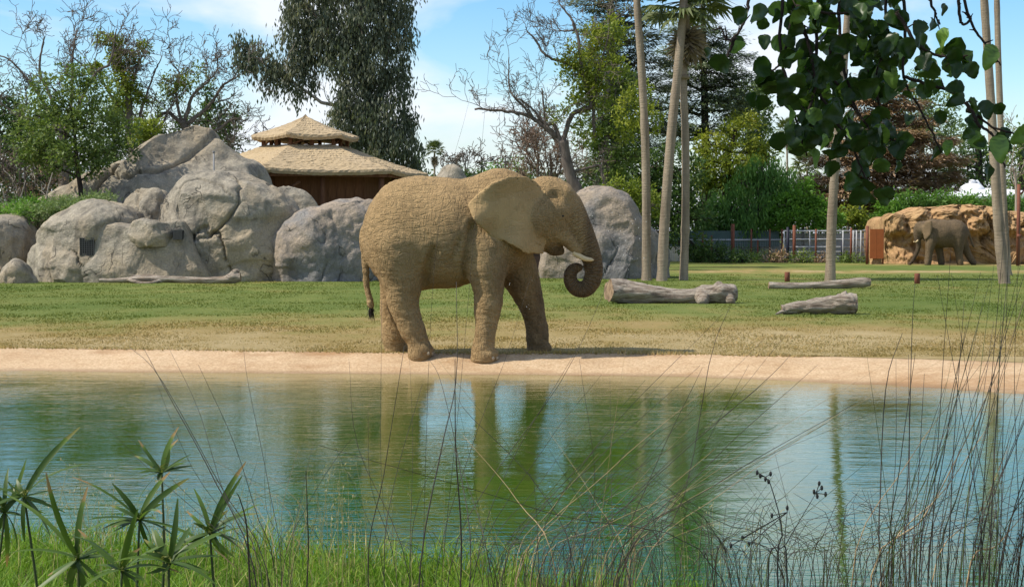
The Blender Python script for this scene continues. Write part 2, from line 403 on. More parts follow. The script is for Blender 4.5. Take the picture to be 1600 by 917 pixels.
# ------------------------------------------------------------------ elephants: one continuous skin from a blended distance field
class Field:
    def __init__(s, lo, hi, h):
        s.lo = np.array(lo, float); s.h = h
        s.n = np.ceil((np.array(hi) - s.lo) / h).astype(int) + 1
        s.ax = [s.lo[i] + np.arange(s.n[i]) * h for i in range(3)]
        s.f = np.full(s.n, 0.6, dtype=np.float32)
    def block(s, lo, hi, pad):
        i0 = np.clip(np.floor((np.array(lo) - pad - s.lo) / s.h).astype(int), 0, s.n - 1)
        i1 = np.clip(np.ceil((np.array(hi) + pad - s.lo) / s.h).astype(int) + 1, 1, s.n)
        sl = tuple(slice(a, b) for a, b in zip(i0, i1))
        return sl, s.ax[0][sl[0]][:, None, None], s.ax[1][sl[1]][None, :, None], s.ax[2][sl[2]][None, None, :]
    def blend(s, sl, d, k):
        a = s.f[sl]; hh = np.maximum(k - np.abs(a - d), 0) / k
        s.f[sl] = np.minimum(a, d) - hh * hh * k * 0.25
    def carve(s, sl, d, k):
        a = s.f[sl]; d = -d; hh = np.maximum(k - np.abs(a - d), 0) / k
        s.f[sl] = np.maximum(a, d) + hh * hh * k * 0.25
    def ell(s, c, r, k=0.12, tilt=0.0, sub=False):
        c = np.array(c, float); r = np.array(r, float); R = r.max() if tilt else r
        sl, x, y, z = s.block(c - R, c + R, k + 0.12)
        x = x - c[0]; y = y - c[1]; z = z - c[2]
        if tilt:
            ca, sa = math.cos(tilt), math.sin(tilt); x, z = x * ca + z * sa, -x * sa + z * ca
        q = np.sqrt((x / r[0]) ** 2 + (y / r[1]) ** 2 + (z / r[2]) ** 2)
        g = np.sqrt((x / r[0] ** 2) ** 2 + (y / r[1] ** 2) ** 2 + (z / r[2] ** 2) ** 2) + 1e-6
        (s.carve if sub else s.blend)(sl, q * (q - 1) / g, k)
    def cone(s, a, b, ra, rb, k=0.1, sub=False):
        a = np.array(a, float); b = np.array(b, float); r = max(ra, rb)
        sl, x, y, z = s.block(np.minimum(a, b) - r, np.maximum(a, b) + r, k + 0.08)
        ba = b - a; L = ba @ ba
        t = np.clip(((x - a[0]) * ba[0] + (y - a[1]) * ba[1] + (z - a[2]) * ba[2]) / L, 0, 1)
        d = np.sqrt((x - a[0] - t * ba[0]) ** 2 + (y - a[1] - t * ba[1]) ** 2 + (z - a[2] - t * ba[2]) ** 2) - (ra + (rb - ra) * t)
        (s.carve if sub else s.blend)(sl, d, k)
    def chain(s, pts, k=0.1, n=None):
        """pts: (x, y, z, r) rows"""
        p = np.asarray(pts, float)
        if n: p = spline(p, n)
        for q, w in zip(p[:-1], p[1:]): s.cone(q[:3], w[:3], q[3], w[3], k)
    def sheet(s, poly, ysurf, th, k=0.05):
        """a thin curved flap: polygon in (x, z), ysurf(x, z) its middle, th half thickness"""
        poly = np.asarray(poly, float); lo = poly.min(0); hi = poly.max(0)
        sl, x, y, z = s.block((lo[0], s.lo[1], lo[1]), (hi[0], s.ax[1][-1], hi[1]), 0.12)
        xx, zz = x[:, 0, :], z[0, :, :]; xx, zz = np.broadcast_arrays(xx, zz)
        d = np.full(xx.shape, 1e9); inside = np.zeros(xx.shape, bool)
        for (ax, az), (bx, bz) in zip(poly, np.roll(poly, -1, 0)):
            ex, ez = bx - ax, bz - az; wx, wz = xx - ax, zz - az
            t = np.clip((wx * ex + wz * ez) / (ex * ex + ez * ez), 0, 1)
            d = np.minimum(d, np.hypot(wx - ex * t, wz - ez * t))
            cond = ((az > zz) != (bz > zz)) & (xx < (bx - ax) * (zz - az) / (bz - az + 1e-12) + ax)
            inside ^= cond
        d = np.where(inside, -d, d)[:, None, :]
        e = np.abs(y - ysurf(xx, zz)[:, None, :]) - th + np.maximum(0, 0.04 + d) * th * 6
        d = np.broadcast_to(d, e.shape)
        sd = np.minimum(np.maximum(d, e), 0) + np.hypot(np.maximum(d, 0), np.maximum(e, 0))
        s.blend(sl, sd.astype(np.float32), k)
    def mesh(s):
        f = s.f; ins = f < 0
        c = np.zeros(np.array(f.shape) - 1, dtype=np.int8)
        cs = [(i, j, k) for i in (0, 1) for j in (0, 1) for k in (0, 1)]
        sh = c.shape
        for i, j, k in cs: c += ins[i:i + sh[0], j:j + sh[1], k:k + sh[2]]
        act = np.argwhere((c > 0) & (c < 8))
        vid = np.full(sh, -1, dtype=np.int64); vid[tuple(act.T)] = np.arange(len(act))
        val = np.stack([f[act[:, 0] + i, act[:, 1] + j, act[:, 2] + k] for i, j, k in cs], 1)
        acc = np.zeros((len(act), 3)); cnt = np.zeros(len(act))
        C = np.array(cs, float)
        for a in range(8):
            for b in range(a + 1, 8):
                if np.abs(C[a] - C[b]).sum() != 1: continue
                va, vb = val[:, a], val[:, b]; m = (va < 0) != (vb < 0)
                t = va[m] / (va[m] - vb[m])
                acc[m] += C[a] + (C[b] - C[a]) * t[:, None]; cnt[m] += 1
        V = s.lo + (act + acc / cnt[:, None]) * s.h
        Q = []
        for ax in range(3):
            o1, o2 = [(1, 2), (2, 0), (0, 1)][ax]
            A = np.take(ins, np.arange(f.shape[ax] - 1), ax); B = np.take(ins, np.arange(1, f.shape[ax]), ax)
            e = np.argwhere(A != B); fl = A[tuple(e.T)]
            ok = (e[:, o1] > 0) & (e[:, o2] > 0) & (e[:, o1] < sh[o1]) & (e[:, o2] < sh[o2]); e, fl = e[ok], fl[ok]
            q = []
            for da, db in ((0, 0), (-1, 0), (-1, -1), (0, -1)):
                g = e.copy(); g[:, o1] += da; g[:, o2] += db; q.append(vid[tuple(g.T)])
            q = np.stack(q, 1); q[~fl] = q[~fl][:, ::-1]
            Q.append(q)
        return V, np.concatenate(Q)
def relax(V, Q, it=3, w=0.5):
    for k in range(it):
        acc = np.zeros_like(V); cnt = np.zeros(len(V))
        for a in range(4):
            for b in ((a + 1) % 4, (a + 3) % 4):
                for c in range(3): acc[:, c] += np.bincount(Q[:, a], V[Q[:, b], c], len(V))
                cnt += np.bincount(Q[:, a], minlength=len(V))
        V = V + w * (acc / np.maximum(cnt, 1)[:, None] - V)
    return V
def vnormals(V, Q):
    n = np.cross(V[Q[:, 2]] - V[Q[:, 0]], V[Q[:, 3]] - V[Q[:, 1]]); N = np.zeros_like(V)
    for a in range(4):
        for c in range(3): N[:, c] += np.bincount(Q[:, a], n[:, c], len(V))
    return N / (np.linalg.norm(N, axis=1, keepdims=True) + 1e-12)

def skin_mat(name, light, dark, darkening):
    m = Mat(name)
    v = m.co()
    warp = m.n('ShaderNodeVectorMath', operation='ADD'); m.nt.links.new(v, warp.inputs[0])
    nn = m.n('ShaderNodeTexNoise'); nn.inputs['Scale'].default_value = 2.6; nn.inputs['Detail'].default_value = 3; m.nt.links.new(v, nn.inputs['Vector'])
    sc = m.n('ShaderNodeVectorMath', operation='SCALE'); m.nt.links.new(nn.outputs['Color'], sc.inputs[0]); sc.inputs['Scale'].default_value = 0.13
    m.nt.links.new(sc.outputs[0], warp.inputs[1]); wv = warp.outputs[0]
    def mapped(scale, rot):
        k = m.n('ShaderNodeMapping'); m.nt.links.new(wv, k.inputs[0]); k.inputs['Scale'].default_value = scale; k.inputs['Rotation'].default_value = rot; return k.outputs[0]
    def ridge(scale, st, rot, w, det=2):
        return m.rng(m.math('ABSOLUTE', m.math('SUBTRACT', m.noise(scale, det, 0.5, mapped(st, rot), 0.1), 0.5)), 0.0, w)
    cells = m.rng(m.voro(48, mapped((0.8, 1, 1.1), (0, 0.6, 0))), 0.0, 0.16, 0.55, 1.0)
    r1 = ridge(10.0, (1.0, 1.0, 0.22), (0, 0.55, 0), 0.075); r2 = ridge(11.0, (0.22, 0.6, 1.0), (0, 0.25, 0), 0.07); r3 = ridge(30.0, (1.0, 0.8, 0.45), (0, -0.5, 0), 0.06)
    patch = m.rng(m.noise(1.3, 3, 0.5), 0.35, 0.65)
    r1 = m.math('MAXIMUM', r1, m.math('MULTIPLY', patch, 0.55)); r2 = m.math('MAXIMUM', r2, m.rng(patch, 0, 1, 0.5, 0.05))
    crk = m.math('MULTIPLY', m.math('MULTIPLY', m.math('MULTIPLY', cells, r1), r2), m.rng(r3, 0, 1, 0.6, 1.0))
    folds = m.noise(5.5, 5, 0.6, mapped((1.9, 1, 0.65), (0, 0.45, 0)), 0.8)
    ear = m.attr('ear'); trunk = m.attr('trunk'); s_ = m.attr('arc')
    rings = m.math('SINE', m.math('ADD', m.math('MULTIPLY', s_, 118.0), m.math('MULTIPLY', m.noise(9, 3), 7.0)))
    body_h = m.math('ADD', m.math('MULTIPLY', crk, 1.0), m.math('MULTIPLY', folds, 0.9))
    body_h = m.math('MULTIPLY', body_h, m.rng(ear, 0, 1, 1.0, 0.32))
    h = m.math('ADD', body_h, m.math('MULTIPLY', m.math('MULTIPLY', rings, trunk), 0.62))
    h = m.math('ADD', h, m.math('MULTIPLY', m.noise(60, 3, 0.6), 0.07))
    n1 = m.noise(1.5, 5, 0.6); n2 = m.noise(7, 5, 0.65)
    c = m.mix(m.rng(n1, 0.34, 0.66), dark, light)
    c = m.mix(m.rng(n2, 0.35, 0.7, 0.4, 0.0), c, m.mix(1.0, c, (0.72, 0.70, 0.68), 'MULTIPLY'))
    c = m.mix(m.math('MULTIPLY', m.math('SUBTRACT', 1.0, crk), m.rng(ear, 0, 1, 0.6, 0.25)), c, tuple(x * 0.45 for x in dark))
    c = m.mix(m.math('MULTIPLY', m.attr('darkening'), m.rng(n2, 0.3, 0.6, 0.55, 1.0)), c, darkening)
    return m.done(m.bsdf(c, 0.9, m.bump(h, 0.95, 0.026), 0.18))

M_TUSK = plain('ivory', (0.62, 0.47, 0.26), 0.45, 0.2, 5, 0.1)
M_EYE = plain('dark_eye', (0.012, 0.009, 0.007), 0.15, 0.1, 5, 0)
M_HAIR = plain('tail_hair', (0.03, 0.024, 0.018), 0.7, 0.3, 8, 0)
M_NAIL = plain('toe_nail', (0.32, 0.26, 0.18), 0.7, 0.25, 12, 0.1)

def build_elephant(root, F, trunk_path, mat, ears_fn, darkening_fn, rot=0.0, sc=1.0, lumps=0.012):
    V, Q = F.mesh(); V = relax(V, Q, 2, 0.5)
    N = vnormals(V, Q)
    # loose folds of hide
    q = V.copy(); q[:, 0] = V[:, 0] * 2.6 + V[:, 2] * 1.1; q[:, 2] = V[:, 2] * 1.1; q[:, 1] = V[:, 1] * 1.5
    fold = fbm(q * 2.1, 31, 4); rid = 1 - np.abs(fbm(q * 1.7 + 9, 41, 3)) * 2.4
    q2 = V.copy(); q2[:, 0] = V[:, 0] * 9.0 + V[:, 2] * 5.0; q2[:, 2] = V[:, 2] * 2.2 - V[:, 0] * .8; q2[:, 1] = V[:, 1] * 3
    q3 = V.copy(); q3[:, 2] = V[:, 2] * 9.0 + V[:, 0] * 2.0; q3[:, 0] = V[:, 0] * 2.4; q3[:, 1] = V[:, 1] * 3
    legs = np.clip((1.75 - V[:, 2]) / .4, 0, 1)
    fine = 1 - np.abs(fbm(q2, 61, 2)) * 4; fine2 = (1 - np.abs(fbm(q3, 67, 2)) * 4) * legs
    ear = ears_fn(V); trk = np.zeros(len(V)); arc = np.zeros(len(V))
    tp = spline(trunk_path, 90); L = np.concatenate([[0], np.cumsum(np.linalg.norm(np.diff(tp[:, :3], axis=0), axis=1))])
    best = np.full(len(V), 1e9)
    for k in range(len(tp)):
        d = np.linalg.norm(V - tp[k, :3], axis=1) - tp[k, 3]
        mm = d < best; best[mm] = d[mm]; arc[mm] = L[k]
    trk = np.clip(1.2 - np.maximum(best, 0) / 0.06, 0, 1) * np.clip(arc / 0.16, 0, 1)
    amp = lumps * (1 - 0.85 * ear) * (1 - 0.7 * trk)
    V = V + N * (amp * (0.7 * fold + 0.6 * np.clip(rid, -0.5, 1) + 0.38 * np.clip(fine, -.6, 1) + 0.42 * np.clip(fine2, -.6, 1)))[:, None]
    me = mesh_np('body', V * sc, Q, attrs={'ear': ear, 'trunk': trk, 'arc': arc, 'darkening': darkening_fn(V, N)})
    o = link('body', me, mat, root)
    return o

# --- the elephant at the water
E_Y = 25.1; E_S = F_PX / E_Y; E_X0 = 757.0; E_GY = HORIZON + CAM_Z * F_PX / E_Y
def el(px, py, y=0.0):
    """photo pixel -> elephant metres; y sideways, minus towards the camera"""
    d = E_Y + y; return ((px - W_PX / 2) / F_PX * d - (E_X0 - W_PX / 2) / F_PX * E_Y, y, CAM_Z - (py - HORIZON) / F_PX * d)
def er(px, py, y, r): return (*el(px, py, y), r)
F = Field((-2.15, -1.0, -0.16), (2.05, 1.0, 3.0), 0.021)
F.ell(el(640, 369), (0.74, 0.66, 0.87), 0.15)
F.ell(el(697, 366), (0.86, 0.74, 0.845), 0.15)
F.ell(el(655, 306), (0.55, 0.30, 0.26), 0.16)          # croup
F.ell(el(776, 352), (0.54, 0.60, 0.83), 0.18)
F.ell(el(785, 299), (0.42, 0.24, 0.30), 0.2)           # withers
F.chain([er(660, 313, 0, .31), er(705, 318, 0, .30), er(745, 313, 0, .30), er(790, 303, 0, .28)], 0.16)   # spine
F.chain([er(790, 335, 0, .52), er(830, 338, 0, .46), er(862, 335, 0, .38)], 0.15)
F.ell(el(862, 322), (0.34, 0.36, 0.40), 0.12)          # skull
F.ell(el(878, 312), (0.20, 0.27, 0.26), 0.10)
F.ell(el(852, 300), (0.30, 0.30, 0.23), 0.12)
F.ell(el(858, 362), (0.27, 0.26, 0.30), 0.12)          # cheek
for s in (-1, 1):
    F.ell(el(876, 331, s * 0.26), (0.12, 0.085, 0.10), 0.08)   # brow
    F.ell(el(884, 303, s * 0.17), (0.10, 0.10, 0.10), 0.08)
    F.cone(el(872, 358, s * 0.15), el(903, 391, s * 0.13), 0.15, 0.075, 0.08)   # tusk sheath
    F.ell(el(868, 306, s * 0.38), (0.10, 0.085, 0.075), 0.08, sub=True)  # temple hollow
F.chain([er(852, 375, 0, .17), er(866, 388, 0, .10), er(876, 393, 0, .05)], 0.07)
TRUNK = [er(884, 322, 0, .25), er(896, 345, 0, .235), er(910, 370, 0, .19), er(921, 393, 0, .158), er(927.5, 416, 0, .136), er(926, 437, 0, .125), er(915.5, 451.5, 0, .115),
         er(901, 451, 0, .106), er(892, 441, 0, .095), er(891, 428, 0, .084), er(897, 419, 0, .068), er(905, 418, 0, .055)]
F.chain(TRUNK, 0.035, 40)
# creases behind the shoulder, at the flank and on the haunch
def groove(pts, r, k=0.09):
    p = spline(pts, 14)
    for sgn in (-1, 1):
        q = []
        for px, py in p:
            x, _, z = el(px, py, -.7); i, j = (int(round((v - F.lo[n]) / F.h)) for v, n in ((x, 0), (z, 2)))
            col = F.f[i, :, j]; hit = np.nonzero(col < 0)[0]
            if len(hit): q.append((x, F.ax[1][hit[0] if sgn < 0 else hit[-1]] + sgn * .005, z))
        for a, b in zip(q[:-1], q[1:]): F.cone(a, b, r, r, k, sub=True)
groove([(738, 352), (734, 385), (729, 412), (731, 432)], .034)
groove([(678, 390), (669, 420), (661, 444)], .034)
groove([(718, 372), (712, 388), (704, 408)], .010, 0.06)
# legs
def foot(px, py, y, r):
    c = np.array(el(px, py, y)); F.cone(c + (-.01, 0, .07), c + (0, 0, -.10), r * .86, r * .98, 0.06); F.ell(c + (.05, 0, -.02), (r * .95, r * .9, .10), 0.06)
F.chain([er(757, 392, -.34, .34), er(761, 430, -.40, .235), er(764, 462, -.43, .165), er(762, 482, -.44, .158), er(759, 512, -.46, .115), er(757, 535, -.48, .128)], 0.12, 14)
foot(755.5, 552, -.49, .195)
F.chain([er(800, 405, .30, .33), er(818, 445, .34, .215), er(831, 478, .36, .150), er(838.5, 510, .37, .122), er(840, 533, .37, .132)], 0.12, 14)
foot(840.5, 543, .37, .175)
F.chain([er(621, 385, -.26, .43), er(629, 440, -.30, .255), er(630, 472, -.32, .185), er(639, 503, -.33, .142), er(651, 529, -.34, .138)], 0.12, 14)
foot(655.5, 545, -.35, .18)
F.chain([er(622, 385, .26, .42), er(620, 440, .29, .225), er(615, 480, .31, .168), er(616, 512, .32, .150), er(617, 535, .32, .158)], 0.12, 14)
foot(617.5, 543, .32, .178)
F.f[:, :, :] = np.maximum(F.f, -(F.ax[2][None, None, :] + 0.08 * np.clip(-F.ax[1][None, :, None] - 0.10, 0, .15) / .15 + 0.025))      # soles flat on the ground
F.chain([er(571, 362, 0, .075), er(569, 385, 0, .045), er(571, 415, 0, .038), er(573, 445, 0, .034), er(578, 468, -.03, .03), er(580, 480, -.03, .028)], 0.06, 14)
ear_px = [(846, 292), (836, 282), (820, 275), (795, 276), (768, 287), (748, 302), (733, 316), (731, 322), (737, 338), (744, 349), (758, 362), (772, 369), (789, 377), (805, 386), (812, 390), (819, 396),
          (834, 398), (850, 398), (852, 384), (849, 368), (848, 345), (848, 315)]
ear_poly = [(el(a, b, -0.55)[0], el(a, b, -0.55)[2]) for a, b in ear_px]
ex0 = el(850, 0, -0.55)[0]
def ear_y(side):
    def f(x, z):
        t = np.clip((ex0 - x) / 1.15, 0, 1); w = np.clip((z - 1.55) / 1.2, 0, 1)
        y = 0.34 + 0.40 * np.sin(np.minimum(1, t * 1.5) * 1.5708) ** 0.9 - 0.05 * t + 0.06 * np.sin(t * 7.5 + z * 3.5) * t + 0.06 * np.sin(z * 8.0 + t * 4) * (1 - w) * t - 0.10 * (1 - w) * (1 - t)
        top = np.clip((z - (2.62 - 0.35 * t)) / 0.2, 0, 1.2)                     # the upper rim rolls over
        return side * (y + 0.05 * top)
    return f
F.sheet(ear_poly, ear_y(-1), 0.021, 0.05)
F.sheet([(x, z) for x, z in ear_poly], ear_y(1), 0.021, 0.05)
EL_O = np.array(((E_X0 - W_PX / 2) / F_PX * E_Y, E_Y, 0.0))
root = thing('elephant', 'large dusty tan elephant standing at the pond edge with its trunk curled', 'elephant', EL_O, 'elephants')
EPOLY = np.array(ear_poly)
def ears1(V):
    d = np.minimum(np.abs(V[:, 1] - ear_y(-1)(V[:, 0], V[:, 2])), np.abs(V[:, 1] - ear_y(1)(V[:, 0], V[:, 2])))
    inside = np.zeros(len(V), bool); dd = np.full(len(V), 1e9); xx, zz = V[:, 0], V[:, 2]
    for (ax, az), (bx, bz) in zip(EPOLY, np.roll(EPOLY, -1, 0)):
        inside ^= ((az > zz) != (bz > zz)) & (xx < (bx - ax) * (zz - az) / (bz - az + 1e-12) + ax)
        ex, ez = bx - ax, bz - az; t = np.clip(((xx - ax) * ex + (zz - az) * ez) / (ex * ex + ez * ez), 0, 1)
        dd = np.minimum(dd, np.hypot(xx - ax - ex * t, zz - az - ez * t))
    inb = inside | (dd < 0.04)
    return np.where(inb, np.clip(1.6 - d / 0.035, 0, 1), 0)
def mud_shade1(V, N):  # mostly shade, plus wet mud, painted into the front of the hide
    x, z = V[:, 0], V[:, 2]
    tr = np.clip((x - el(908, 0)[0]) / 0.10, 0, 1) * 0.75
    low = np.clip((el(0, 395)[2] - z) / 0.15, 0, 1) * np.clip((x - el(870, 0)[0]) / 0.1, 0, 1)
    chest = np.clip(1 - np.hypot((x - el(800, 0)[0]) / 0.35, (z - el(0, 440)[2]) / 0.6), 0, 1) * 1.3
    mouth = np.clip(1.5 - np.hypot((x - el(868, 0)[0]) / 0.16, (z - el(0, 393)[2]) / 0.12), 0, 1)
    far = 0.75 * np.clip((V[:, 1] - 0.05) / .15, 0, 1) * np.clip((x - el(785, 0)[0]) / .2, 0, 1) * np.clip((1.45 - z) / .5, 0, 1)  # far front leg: its shade and wet tone put into the colour
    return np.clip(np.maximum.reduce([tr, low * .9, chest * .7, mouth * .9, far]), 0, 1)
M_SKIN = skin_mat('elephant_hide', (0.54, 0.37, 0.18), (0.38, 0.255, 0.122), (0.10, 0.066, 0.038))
build_elephant(root, F, TRUNK, M_SKIN, ears1, mud_shade1)
def tusk(root, a, b, r, sag=0.03):
    p = spline([a, (np.array(a) + b) / 2 + np.array((0, 0, -sag)), b], 14); t = np.linspace(0, 1, 14)
    V, Q, T = tube(p, r * (1 - 0.45 * t ** 2) * np.sqrt(np.clip((1 - t) * 9, 0.06, 1)), 12)
    me = mesh_np('tusk', V, [Q, T]); return link('tusk', me, M_TUSK, root)
tusk(root, el(896, 394.5, -.15), np.array(el(928, 406.5, -.20)), 0.045)
tusk(root, el(896, 394.5, .15), np.array(el(928, 406.5, .20)), 0.045)
def ball(c, r, seg=12):
    th = np.linspace(0, np.pi, seg // 2 + 2)[1:-1]; ph = np.arange(seg) * 2 * np.pi / seg
    T_, P_ = np.meshgrid(th, ph, indexing='ij'); c = np.array(c); r = np.broadcast_to(r, 3)
    V = np.stack([np.sin(T_) * np.cos(P_), np.sin(T_) * np.sin(P_), np.cos(T_)], -1).reshape(-1, 3)
    n = len(th); V = np.concatenate([V, [(0, 0, 1)], [(0, 0, -1)]]) * r + c
    i = np.arange(n - 1)[:, None] * seg; j = np.arange(seg)[None]; j2 = (j + 1) % seg
    Q = np.stack([i + j, i + seg + j, i + seg + j2, i + j2], -1).reshape(-1, 4)
    T = np.array([(n * seg, k, (k + 1) % seg) for k in range(seg)] + [(n * seg + 1, (n - 1) * seg + (k + 1) % seg, (n - 1) * seg + k) for k in range(seg)])
    return V, Q, T
for s in (-1, 1):
    V, Q, T = ball(el(878, 337.5, s * 0.350), (0.036, 0.026, 0.024)); link('eye', mesh_np('eye', V, [Q, T]), M_EYE, root)
rng = np.random.default_rng(4)
mb = MB()
for k in range(60):
    a = np.array(el(579 + rng.normal() * 1.2, 474 + rng.random() * 9, -.03 + rng.normal() * .015)); b = a + np.array((rng.normal() * .03 + .01, rng.normal() * .03, -.10 - rng.random() * .12))
    mb.tube([a, (a + b) / 2 + rng.normal(size=3) * .008, b], [.006, .005, .001], 3, False)
link('tail_tuft', mesh_np('tail_tuft', np.concatenate(mb.V), mb.faces()), M_HAIR, root)
for fx, fy, yy, rr in ((756.5, 556, -.49, .21), (841.5, 548, .37, .185), (657, 550, -.35, .195), (618, 548, .32, .183)):
    for a in (-0.55, -0.05, 0.45):
        c = np.array(el(fx, fy, yy)) + np.array((math.cos(a - .3) * rr * .97, math.sin(a - .3) * rr * .93, -.015 if yy > -.4 else -.03))
        V, Q, T = ball(c, (0.028, 0.035, 0.035), 8); link('toenail', mesh_np('toenail', V, [Q, T]), M_NAIL, root)

# --- the elephant grazing by the far rock wall
G_Y = 91.0; G_X0 = 1475.0
def g2(px, py, y=0.0): return ((px - G_X0) / F_PX * G_Y, y, CAM_Z - (py - HORIZON) / F_PX * G_Y + 0.03)
def gr(px, py, y, r): return (*g2(px, py, y), r)
F = Field((-2.25, -1.0, -0.12), (2.1, 1.0, 2.9), 0.042)
F.ell(g2(1492, 366), (0.72, 0.66, 0.80), 0.2); F.ell(g2(1473, 366), (0.86, 0.72, 0.80), 0.2); F.ell(g2(1456, 363), (0.58, 0.58, 0.72), 0.2)
F.chain([gr(1452, 359, 0, .45), gr(1443, 359, 0, .40), gr(1437, 359, 0, .34)], 0.15)
F.ell(g2(1437, 357), (0.30, 0.33, 0.36), 0.1); F.ell(g2(1437, 367), (0.22, 0.24, 0.28), 0.1)
TR2 = [gr(1433, 362, 0, .23), gr(1433, 374, 0, .18), gr(1435, 384, 0, .135), gr(1432, 396, 0, .11), gr(1426, 408, 0, .09), gr(1420, 415, 0, .07)]
F.chain(TR2, 0.05, 20)
F.chain([gr(1453, 372, -.33, .33), gr(1450, 388, -.36, .21), gr(1448, 402, -.36, .16), gr(1447, 413, -.36, .175)], 0.12, 10)
F.chain([gr(1462, 372, .32, .33), gr(1469, 388, .33, .20), gr(1472, 402, .34, .155), gr(1473.5, 413, .34, .17)], 0.12, 10)
F.chain([gr(1494, 372, -.28, .40), gr(1495, 388, -.32, .23), gr(1496, 401, -.33, .16), gr(1498, 413, -.33, .17)], 0.12, 10)
F.chain([gr(1502, 374, .26, .36), gr(1510, 389, .30, .21), gr(1517, 402, .31, .15), gr(1524, 412, .31, .16)], 0.12, 10)
F.f[:, :, :] = np.maximum(F.f, -(F.ax[2][None, None, :] + 0.01))
F.chain([gr(1510, 358, 0, .09), gr(1514, 368, 0, .06), gr(1518, 380, -.02, .05), gr(1521, 387, -.02, .045)], 0.06, 10)
ep2 = [(1451, 346), (1446, 345.5), (1441, 348), (1438.5, 356), (1438.5, 366), (1440, 374), (1442, 377.5), (1445, 373), (1449, 367), (1452, 358)]
ep2 = [(g2(a, b)[0], g2(a, b)[2]) for a, b in ep2]
e2x = g2(1438, 0)[0]
def ey2(side): return lambda x, z: side * (0.36 + 0.32 * np.clip((x - e2x) / 0.35, 0, 1) + 0 * z)
F.sheet(ep2, ey2(-1), 0.042, 0.05); F.sheet(ep2, ey2(1), 0.042, 0.05)
root2 = thing('elephant', 'smaller grey brown elephant grazing in front of the tan rock wall', 'elephant', ((G_X0 - 800) / F_PX * G_Y, G_Y, 0), 'elephants')
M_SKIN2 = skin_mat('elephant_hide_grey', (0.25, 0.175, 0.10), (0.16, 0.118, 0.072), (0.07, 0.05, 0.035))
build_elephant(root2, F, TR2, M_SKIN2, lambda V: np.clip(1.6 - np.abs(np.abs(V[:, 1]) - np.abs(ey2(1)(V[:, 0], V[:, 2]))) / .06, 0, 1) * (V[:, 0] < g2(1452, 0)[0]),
               lambda V, N: np.clip((g2(1434, 0)[0] - V[:, 0]) / .15, 0, 1) * np.clip((1.7 - V[:, 2]) / .3, 0, .8), lumps=0.01)  # trunk tinted darker low down in front
tusk(root2, g2(1433, 376, -.16), np.array(g2(1428, 379, -.22)), 0.045)
tusk(root2, g2(1433, 376, .16), np.array(g2(1428, 379, .22)), 0.045)
V, Q, T = ball(g2(1434.5, 362, -.28), .03, 8); link('eye', mesh_np('eye', V, [Q, T]), M_EYE, root2)

# ------------------------------------------------------------------ boulders, rock wall, logs
def rock_mat(name, light, mid, dark, tan, seed=0.0):
    m = Mat(name); v = m.co(loc=(seed, seed * 1.7, 0))
    n1 = m.noise(0.33, 5, 0.62, v); n2 = m.noise(2.4, 6, 0.65, v); n3 = m.noise(15, 5, 0.7, v)
    st = m.noise(1.5, 5, 0.6, m.co((1.2, 1.2, 0.22), loc=(seed, 0, 0)))
    c = m.ramp(n2, [(0.28, dark), (0.45, mid), (0.68, light)])
    c = m.mix(m.rng(n1, 0.44, 0.58, 0.0, 0.85), c, tan)
    c = m.mix(m.rng(st, 0.52, 0.70, 0.0, 0.7), c, tuple(x * 0.6 for x in dark))
    c = m.mix(m.rng(n3, 0.35, 0.68, 0.6, 0.0), c, tuple(x * 0.55 for x in mid))
    cr = m.math('ABSOLUTE', m.math('SUBTRACT', m.noise(0.9, 3, 0.5, m.co((1, 1, 0.6), loc=(seed + 3, 1, 2)), 0.6), 0.5))
    crack = m.math('MULTIPLY', m.rng(cr, 0.0, 0.010, 0.8, 0.0), m.rng(m.noise(0.8, 2, 0.5, m.co(loc=(seed + 9, 4, 0))), 0.5, 0.62))
    c = m.mix(crack, c, tuple(x * 0.35 for x in dark))
    h = m.math('ADD', m.math('ADD', m.math('MULTIPLY', n2, 1.6), m.math('MULTIPLY', n3, 0.5)), m.math('MULTIPLY', m.noise(50, 4, 0.6, v), 0.16))
    h = m.math('SUBTRACT', h, m.math('MULTIPLY', crack, 0.6))
    return m.done(m.bsdf(c, 0.93, m.bump(h, 0.95, 0.085), 0.15))
M_ROCK = rock_mat('grey_rock', (0.46, 0.405, 0.31), (0.30, 0.268, 0.21), (0.13, 0.118, 0.10), (0.44, 0.35, 0.23))
M_ROCK2 = rock_mat('blue_grey_rock', (0.31, 0.295, 0.27), (0.215, 0.207, 0.197), (0.12, 0.118, 0.117), (0.43, 0.335, 0.235), 7.0)
M_TANROCK = rock_mat('tan_rock', (0.56, 0.38, 0.19), (0.43, 0.27, 0.13), (0.24, 0.14, 0.065), (0.52, 0.31, 0.155), 3.0)

